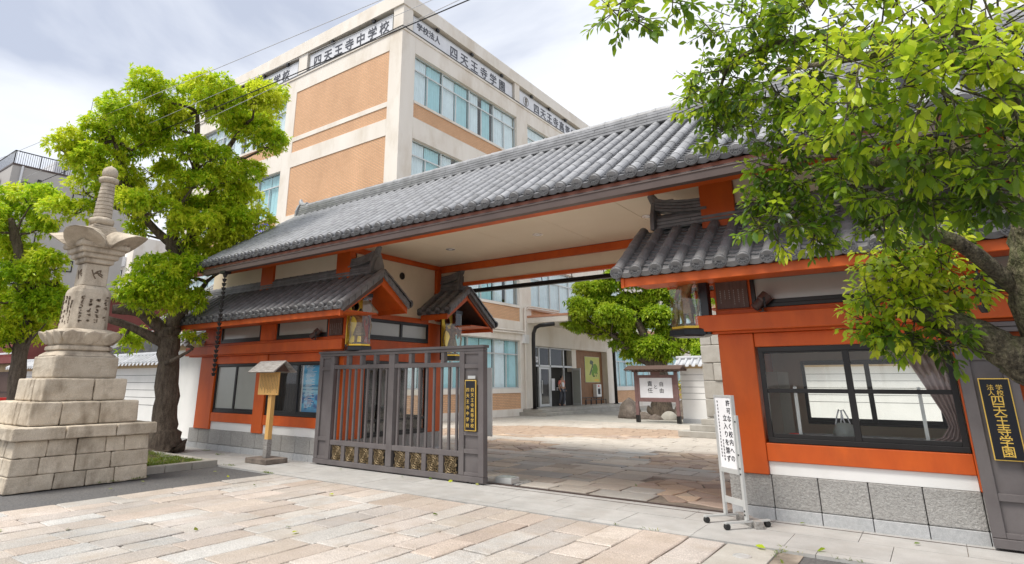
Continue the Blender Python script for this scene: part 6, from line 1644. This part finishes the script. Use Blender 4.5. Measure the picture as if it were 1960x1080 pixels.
def twigs(pads, nodes, mat, parent, r0=.05):
    b = MB().mat(mat)
    for (x, y, z, r, h) in pads:
        c = Vector((x, y, z-h*.35)); nd = min(nodes, key=lambda q: (Vector(q)-c).length+(.6 if q[2] > z else 0))
        s = Vector(nd); m_ = (s+c)/2+Vector((random.uniform(-.15, .15), random.uniform(-.15, .15), -.10+random.uniform(-.1, .1)))
        b.tube([s, s.lerp(m_, .5)+Vector((0, 0, .03)), m_, m_.lerp(c, .6), c], [r0, r0*.8, r0*.62, r0*.45, r0*.3], 6, True, .12)
        for k in range(5):
            a = random.uniform(0, 2*pi); e = c+Vector((r*.7*math.cos(a), r*.7*math.sin(a), h*.3)); b.tube([c, (c+e)/2+Vector((0, 0, -.04)), e], [r0*.32, r0*.22, r0*.1], 5)
    return b.build('branches', parent, smooth=True)
# big cloud-pruned tree
t1 = thing('pruned_tree', 'big cloud pruned tree with bright yellow green pads between stone tower and left booth', 'tree', (-14.95, 7.4, 0), 'pruned garden trees')
limb('trunk', [(-14.92, 7.43, -.06), (-14.95, 7.42, .25), (-15.0, 7.4, .8), (-15.03, 7.38, 1.73), (-15.04, 7.30, 2.4), (-15.05, 7.22, 2.85)], [.56, .40, .285, .245, .25, .29], 'bark', t1, 18, .07, 4)
segs = [([(-15.0, 7.2, 2.75), (-15.06, 6.54, 3.21), (-15.29, 5.99, 3.25)], [.26, .20, .15]), ([(-15.0, 7.2, 2.5), (-15.25, 6.43, 2.87), (-15.43, 5.96, 3.03)], [.2, .15, .11]),
    ([(-15.03, 7.23, 2.73), (-14.87, 7.33, 3.63), (-14.83, 7.04, 4.65), (-14.82, 6.91, 4.97), (-14.61, 6.9, 5.81), (-14.28, 6.97, 6.73), (-14.03, 6.79, 7.59), (-13.86, 6.63, 8.15)], [.34, .26, .23, .21, .18, .15, .11, .06]),
    ([(-14.85, 7.1, 4.66), (-14.54, 7.45, 5.5), (-14.25, 7.5, 6.38), (-13.96, 7.55, 7.12), (-13.79, 7.55, 7.52), (-13.45, 7.71, 8.07)], [.2, .17, .14, .12, .10, .05]),
    ([(-14.98, 7.25, 2.8), (-14.71, 7.3, 3.23), (-14.49, 7.58, 3.76), (-14.39, 7.7, 4.03)], [.22, .16, .11, .07]), ([(-14.8, 7.2, 2.05), (-14.52, 7.18, 2.09), (-14.32, 7.54, 2.37)], [.09, .07, .035]),
    ([(-14.85, 6.95, 4.9), (-15.07, 6.33, 5.48), (-15.07, 5.72, 6.33), (-14.94, 5.29, 7.18)], [.17, .14, .11, .06])]
nodes1 = []
for p, r in segs: limb('limb', p, [q*.66 for q in r], 'bark', t1, 10); nodes1 += p[1:]
twigs(PADS_LEFT, nodes1, 'bark', t1)
a_ = pad_points(PADS_LEFT, 110, 6, .100, .86); kind(leaf_cloud('crown', t1, *a_, .42, 'leafgreen'), 'stuff')
t2 = thing('pruned_tree', 'smaller pruned tree at the left edge, partly hidden by the stone tower', 'tree', (-17, 4.9, 0), 'pruned garden trees')
limb('trunk', [(-17.0, 4.95, -.05), (-17.0, 4.94, 1.26), (-17.01, 4.86, 2.07), (-16.98, 4.83, 2.91), (-16.92, 4.56, 4.11), (-16.86, 4.27, 4.87), (-16.83, 4.09, 5.3)], [.22, .18, .16, .15, .13, .10, .05], 'bark', t2, 10)
limb('limb', [(-16.95, 4.7, 3.4), (-16.75, 4.94, 3.75), (-16.65, 5.25, 3.86)], [.13, .14, .12], 'bark', t2, 10)
twigs(PADS_SMALL, [(-17.0, 4.9, 2.2), (-16.95, 4.7, 3.4), (-16.9, 4.5, 4.1), (-16.86, 4.27, 4.9)], 'bark', t2, .04)
a_ = pad_points(PADS_SMALL, 110, 6, .098, .86); kind(leaf_cloud('crown', t2, *a_, .42, 'leafgreen'), 'stuff')
t3 = thing('pruned_tree', 'round crowned green tree in the courtyard behind the notice board', 'tree', (-10.86, 29, 0), 'pruned garden trees')
limb('trunk', [(-10.86, 28.99, -.05), (-10.82, 29.0, .35), (-10.79, 29.06, 1.16), (-10.86, 29.02, 2.39), (-11.2, 28.85, 3.4), (-11.63, 28.54, 4.94)], [.85, .55, .42, .38, .26, .12], 'bark', t3, 14)
for p, r in (([(-10.87, 29.02, 2.2), (-10.15, 29.24, 3.38), (-9.69, 29.23, 5.13), (-9.34, 29.3, 5.5)], [.3, .24, .2, .1]), ([(-10.91, 29.01, 2.3), (-11.74, 28.66, 2.95), (-12.79, 28.14, 3.94)], [.24, .18, .1])): limb('limb', p, r, 'bark', t3, 9)
twigs(PADS_COURT, [(-11.2, 28.85, 3.4), (-11.63, 28.54, 4.94), (-10.15, 29.24, 3.38), (-9.69, 29.23, 5.13), (-11.74, 28.66, 2.95), (-12.79, 28.14, 3.94)], 'bark', t3, .06)
a_ = pad_points(PADS_COURT, 75, 6, .155, .76, .40); kind(leaf_cloud('crown', t3, *a_, .42, 'leafcourt'), 'stuff')
sh_ = thing('golden_shrub', 'yellow leaved shrub behind the boulder, in front of the white courtyard wall', 'shrub', (-8.2, 26.9, 0))
b = MB().mat('bark'); 
for k in range(7): b.tube([(-8.2+.1*math.cos(k), 26.9+.1*math.sin(k), 0), (-8.2+.4*math.cos(k), 26.9+.3*math.sin(k), .9)], [.03, .012], 5)
b.build('stems', sh_)
a_ = pad_points([(-8.3, 26.6, 1.25, .75, .35), (-7.6, 26.7, .75, .5, .3), (-8.0, 27.0, .9, .7, .4)], 26, 5, .20, .62, .3); kind(leaf_cloud('leaves', sh_, *a_, .34, 'yellowleaf'), 'stuff')

# near camphor tree at the right edge
t4 = thing('camphor_tree', 'mossy barked camphor tree leaning in from the right edge with large glossy leaves', 'tree', (1.48, 4.2, 0))
limb('trunk', [(1.50, 4.20, -.08), (1.40, 4.24, .4), (1.18, 4.31, .9), (.82, 4.42, 1.33), (.60, 4.48, 1.62)], [.27, .21, .175, .15, .135], 'bark2', t4, 18, .07, 4)
limb('limb', [(.75, 4.44, 1.42), (.57, 4.47, 1.55), (.43, 4.48, 1.69), (.30, 4.49, 1.81), (.14, 4.49, 1.92), (-.02, 4.48, 2.0), (-.17, 4.47, 2.05)], [.13, .13, .12, .10, .075, .05, .026], 'bark2', t4, 14, .10, 4)
limb('limb', [(.58, 4.475, 1.60), (.545, 4.46, 1.97), (.565, 4.43, 2.25), (.61, 4.37, 2.47), (.67, 4.31, 2.72), (.62, 3.95, 3.0)], [.15, .14, .135, .13, .12, .08], 'bark2', t4, 14, .10, 4)
for p, r in (([(.56, 4.1, 2.85), (.49, 3.78, 2.60), (.4, 3.72, 2.69), (.2, 3.72, 2.76), (.01, 3.74, 2.69), (-.12, 3.85, 2.62)], [.06, .055, .05, .04, .03, .012]), ([(.55, 3.95, 3.0), (.46, 3.53, 2.61), (.24, 3.55, 2.61), (.05, 3.56, 2.6), (-.13, 3.52, 2.74), (-.4, 3.65, 2.85)], [.05, .04, .034, .026, .018, .008]),
    ([(.55, 3.95, 3.0), (.46, 3.14, 2.82), (.38, 3.09, 2.97), (.18, 3.07, 3.06), (-.15, 3.05, 3.09), (-.45, 3.4, 3.3)], [.05, .035, .03, .024, .016, .008]), ([(.44, 4.44, 2.1), (.21, 4.13, 2.36), (.06, 4.11, 2.44), (.17, 4.06, 2.66), (.06, 4.03, 2.77), (-.3, 4.0, 2.7)], [.045, .04, .034, .028, .018, .008]),
    ([(.55, 3.9, 3.0), (.3, 3.5, 3.5), (-.13, 3.17, 3.8), (-.57, 3.01, 3.84), (-.88, 2.75, 3.66), (-1.03, 2.60, 3.46)], [.05, .035, .024, .016, .010, .004]), ([(.2, 3.4, 3.25), (-.3, 3.5, 3.5), (-.7, 3.6, 3.55), (-.85, 3.68, 3.35)], [.03, .022, .014, .006]), ([(.1, 4.49, 1.92), (.0, 4.6, 2.15), (-.1, 4.55, 2.4), (-.2, 4.5, 2.6)], [.03, .022, .015, .007])):
    limb('branch', p, r, 'bark2', t4, 8, .10, 3)
def sprigs(lobes, dens, L, young, sd):
    rg = np.random.default_rng(sd); Ps, Ds, Ts, Ls = [], [], [], []; st = MB().mat('bark2')
    for li, (x, y, z, r, h) in enumerate(lobes):
        n = max(3, int(dens*(r*h)**.75*(1.4 if 18 <= li <= 24 else 1.15 if 14 <= li <= 17 else 1.0)))
        yb = young[li] if hasattr(young, '__len__') else young
        for q in range(n):
            d = unit(rg.normal(0, 1, (1, 3)))[0]; rr = rg.uniform(0.15, 1.0)**.5
            p = np.array([x+d[0]*rr*r, y+d[1]*rr*r*.9, z+d[2]*rr*h])
            ax = unit((d*.6+rg.normal(0, .45, 3)+np.array([0, 0, .12]))[None])[0]; SL = rg.uniform(.07, .16)
            e = p+ax*SL
            st.tube([tuple(p-ax*.04), tuple((p+e)/2), tuple(e)], [.004, .003, .0015], 4, False)
            m_ = rg.integers(8, 14); ty = np.clip(rg.normal(yb, .20), .02, .98)
            u_ = unit(np.cross(ax, [0.3, .2, 1.])[None])[0]; v_ = np.cross(ax, u_)
            for k in range(m_):
                f = k/m_; a = 2.4*k; b0 = p+ax*SL*(.15+.85*f)
                dd = ax*(.25+.75*f)+(u_*math.cos(a)+v_*math.sin(a))*(1.0-.45*f)+np.array([0, 0, -.42])+rg.normal(0, .15, 3)
                dd /= np.linalg.norm(dd)
                Ps.append(b0+dd*.012); Ds.append(dd); Ts.append(np.clip(ty+(.22*(f-.5))+rg.normal(0, .05), 0, 1)); Ls.append(L*rg.uniform(.5, 1.3)*(1-.3*f))
    return np.array(Ps), np.array(Ds), np.array(Ts), np.array(Ls), st
YG = [.50, .55, .48, .40, .48, .62, .64, .42, .46, .68, .60, .54, .48, .42, .40, .54, .48, .42, .36, .42, .36, .34, .42, .40, .42, .80, .78, .70, .62, .5, .72, .68, .4, .5, .3]
P_, D_, T_, L_, st = sprigs(LOBES_NEAR, 540, .069, YG, 5)
kind(st.build('twigs', t4), 'stuff')
dist = np.linalg.norm(P_-np.array([[0, 0, 1.6]]), axis=1)
near = np.argsort(dist)
# the 300 nearest leaves are objects of their own, sharing a few blade meshes
LM = []
for q in range(6):
    o = leaf_cloud('leaf', None, np.zeros((1, 3)), np.array([[0, 1., 0]]), np.array([.12+.15*q]), [1.0], .50, 'leafnear', .35, .12, True); LM.append(o.data); bpy.data.objects.remove(o)
for i in near[:300]:
    d = Vector(D_[i]); qn = d.to_track_quat('Y', 'Z') @ Quaternion((0, 1, 0), random.uniform(-.7, .7))
    o = inst('leaf', LM[min(5, int(T_[i]*6))], t4, tuple(P_[i]), None, (L_[i],)*3); o.rotation_mode = 'QUATERNION'; o.rotation_quaternion = qn
rest = near[300:]
kind(leaf_cloud('foliage', t4, P_[rest], D_[rest], T_[rest], L_[rest], .50, 'leafnear', .35, .12, True), 'stuff')

# grass and weeds
def tufts(name, spots, n, hgt, spread, label=None):
    Ps, Ds, Ts, Ls = [], [], [], []
    for (x, y, z, rx, ry, m_) in spots:
        for q in range(m_):
            px, py = x+random.uniform(-rx, rx), y+random.uniform(-ry, ry); t_ = random.gauss(.55, .2)
            for k in range(n):
                Ps.append((px+random.gauss(0, .02), py+random.gauss(0, .02), z)); v = np.array((random.gauss(0, spread), random.gauss(0, spread), 1.0)); Ds.append(v/np.linalg.norm(v)); Ts.append(min(1, max(0, t_+random.gauss(0, .12)))); Ls.append(hgt*random.uniform(.5, 1.3))
    o = leaf_cloud(name, None, np.array(Ps), np.array(Ds), np.array(Ts), np.array(Ls), .14, 'grass', .5, .1)
    return kind(o, 'stuff')
g_ = tufts('bed_grass', [(-12.6, 6.1, .07, .62, .72, 520), (-13.9, 6.3, .10, .8, .5, 260)], 7, .075, .6); tag(g_, 'short grass and weeds in the kerbed bed at the tree foot', 'grass')
g_ = tufts('weeds', [(-11.28, 4.75, 0, .06, .12, 14), (-11.25, 5.3, 0, .05, .15, 12), (-13.2, 7.85, .02, .10, .06, 10), (-10.0, 6.95, 0, .15, .04, 16), (-2.9, 6.99, .0, .5, .01, 4), (-1.5, 6.9, 0, .03, .3, 8), (-.6, 6.98, 0, .8, .02, 14), (-11.5, 7.1, 0, .2, .04, 10), (-14.2, 8.1, .02, .12, .08, 8)], 6, .05, .7); tag(g_, 'small green weeds growing in the pavement joints', 'weeds')
# fallen leaves on the ground
fl = [(-6.9, 3.95), (-6.2, 4.6), (-5.9, 4.55), (-4.75, 4.05), (-8.1, 3.1), (-8.6, 2.6), (-9.3, 8.0), (-8.6, 8.02), (-7.7, 8.06), (-7.15, 8.12), (-6.75, 8.14), (-6.35, 8.18), (-6.15, 8.2), (-1.62, 6.9), (-1.4, 6.45), (-.9, 7.6), (-.45, 8.0), (-.2, 7.2), (-10.4, 4.5), (-10.2, 5.6), (-10.7, 5.1), (-10.1, 6.2), (-10.9, 6.4), (-2.1, 8.25), (-1.2, 7.1), (-4.1, 9.6), (-9.0, 6.0), (-3.3, 5.2), (-7.4, 6.2), (-.1, 6.7), (-5.3, 6.1), (.1, 7.9), (-1.55, 8.3), (-.75, 6.5)]
b_ = [0.55, .8, .7, .45, .9]
fl = [q for i, q in enumerate(fl) if i % 4 != 3]; fl.sort()
surf = lambda x, y: 'dark asphalt' if (x < -9.9 and y < 7) or (x > -1.5 and y < 7) else ('grey pavement slabs' if 7 <= y < 8.5 else ('courtyard paving' if y > 8.5 else 'forecourt setts'))
ORDN = ['first', 'second', 'third', 'fourth', 'fifth', 'sixth', 'seventh', 'eighth', 'ninth', 'tenth', 'eleventh', 'twelfth', 'thirteenth', 'fourteenth', 'fifteenth']; CNT = {}
for k, (x, y) in enumerate(fl):
    a = random.uniform(0, 2*pi); o = leaf_cloud('fallen_leaf', None, np.array([[0., 0, 0]]), np.array([[math.cos(a), math.sin(a), .05]]), np.array([random.choice(b_)]), [random.uniform(.07, .13)], .5, 'grass' if k % 3 else 'leafnear', -.05, .15, True)
    o.location = (x, y, .016); sf = surf(x, y); CNT[sf] = CNT.get(sf, 0)+1; tag(o, 'small fallen leaf on the %s, %s from the left there' % (sf, ORDN[CNT[sf]-1]), 'leaf', 'fallen leaves on the paving')
# overhead cables
def cable(name, p0, p1, sag, r, mat, label):
    b = MB().mat(mat); p0, p1 = Vector(p0), Vector(p1); pts = []
    for k in range(25):
        f = k/24; q = p0.lerp(p1, f); q.z -= sag*4*f*(1-f); pts.append(q)
    b.tube(pts, r, 5); o = b.build(name); return tag(o, label, 'cable', 'cables crossing above the roofs')
def ext(p0, p1, k0=.25, k1=.25):
    p0, p1 = Vector(p0), Vector(p1); d = p1-p0; return p0-d*k0, p1+d*k1
for (p0, p1, r, m, l) in (((-19.6, 4.25, 7.5), (-6.47, 5.53, 7.5), .006, 'wirewhite', 'thin pale cable highest of the four, crossing in front of the sky'),
    ((-22.8, 5.1, 7.5), (-5.56, 6.04, 7.5), .005, 'wirewhite', 'thin pale cable second from the top, crossing the tree crown'),
    ((-26.9, 6.2, 7.5), (-5.56, 6.3, 7.5), .006, 'wirewhite', 'pale cable third from the top, crossing the tree crown'),
    ((-20.2, 5.67, 7.5), (-5.09, 6.39, 7.5), .011, 'wire', 'thick black cable lowest of the four, crossing the school corner')):
    a, c = ext(p0, p1, .3, 1.2); cable('overhead_cable', a, c, .03, r, m, l)
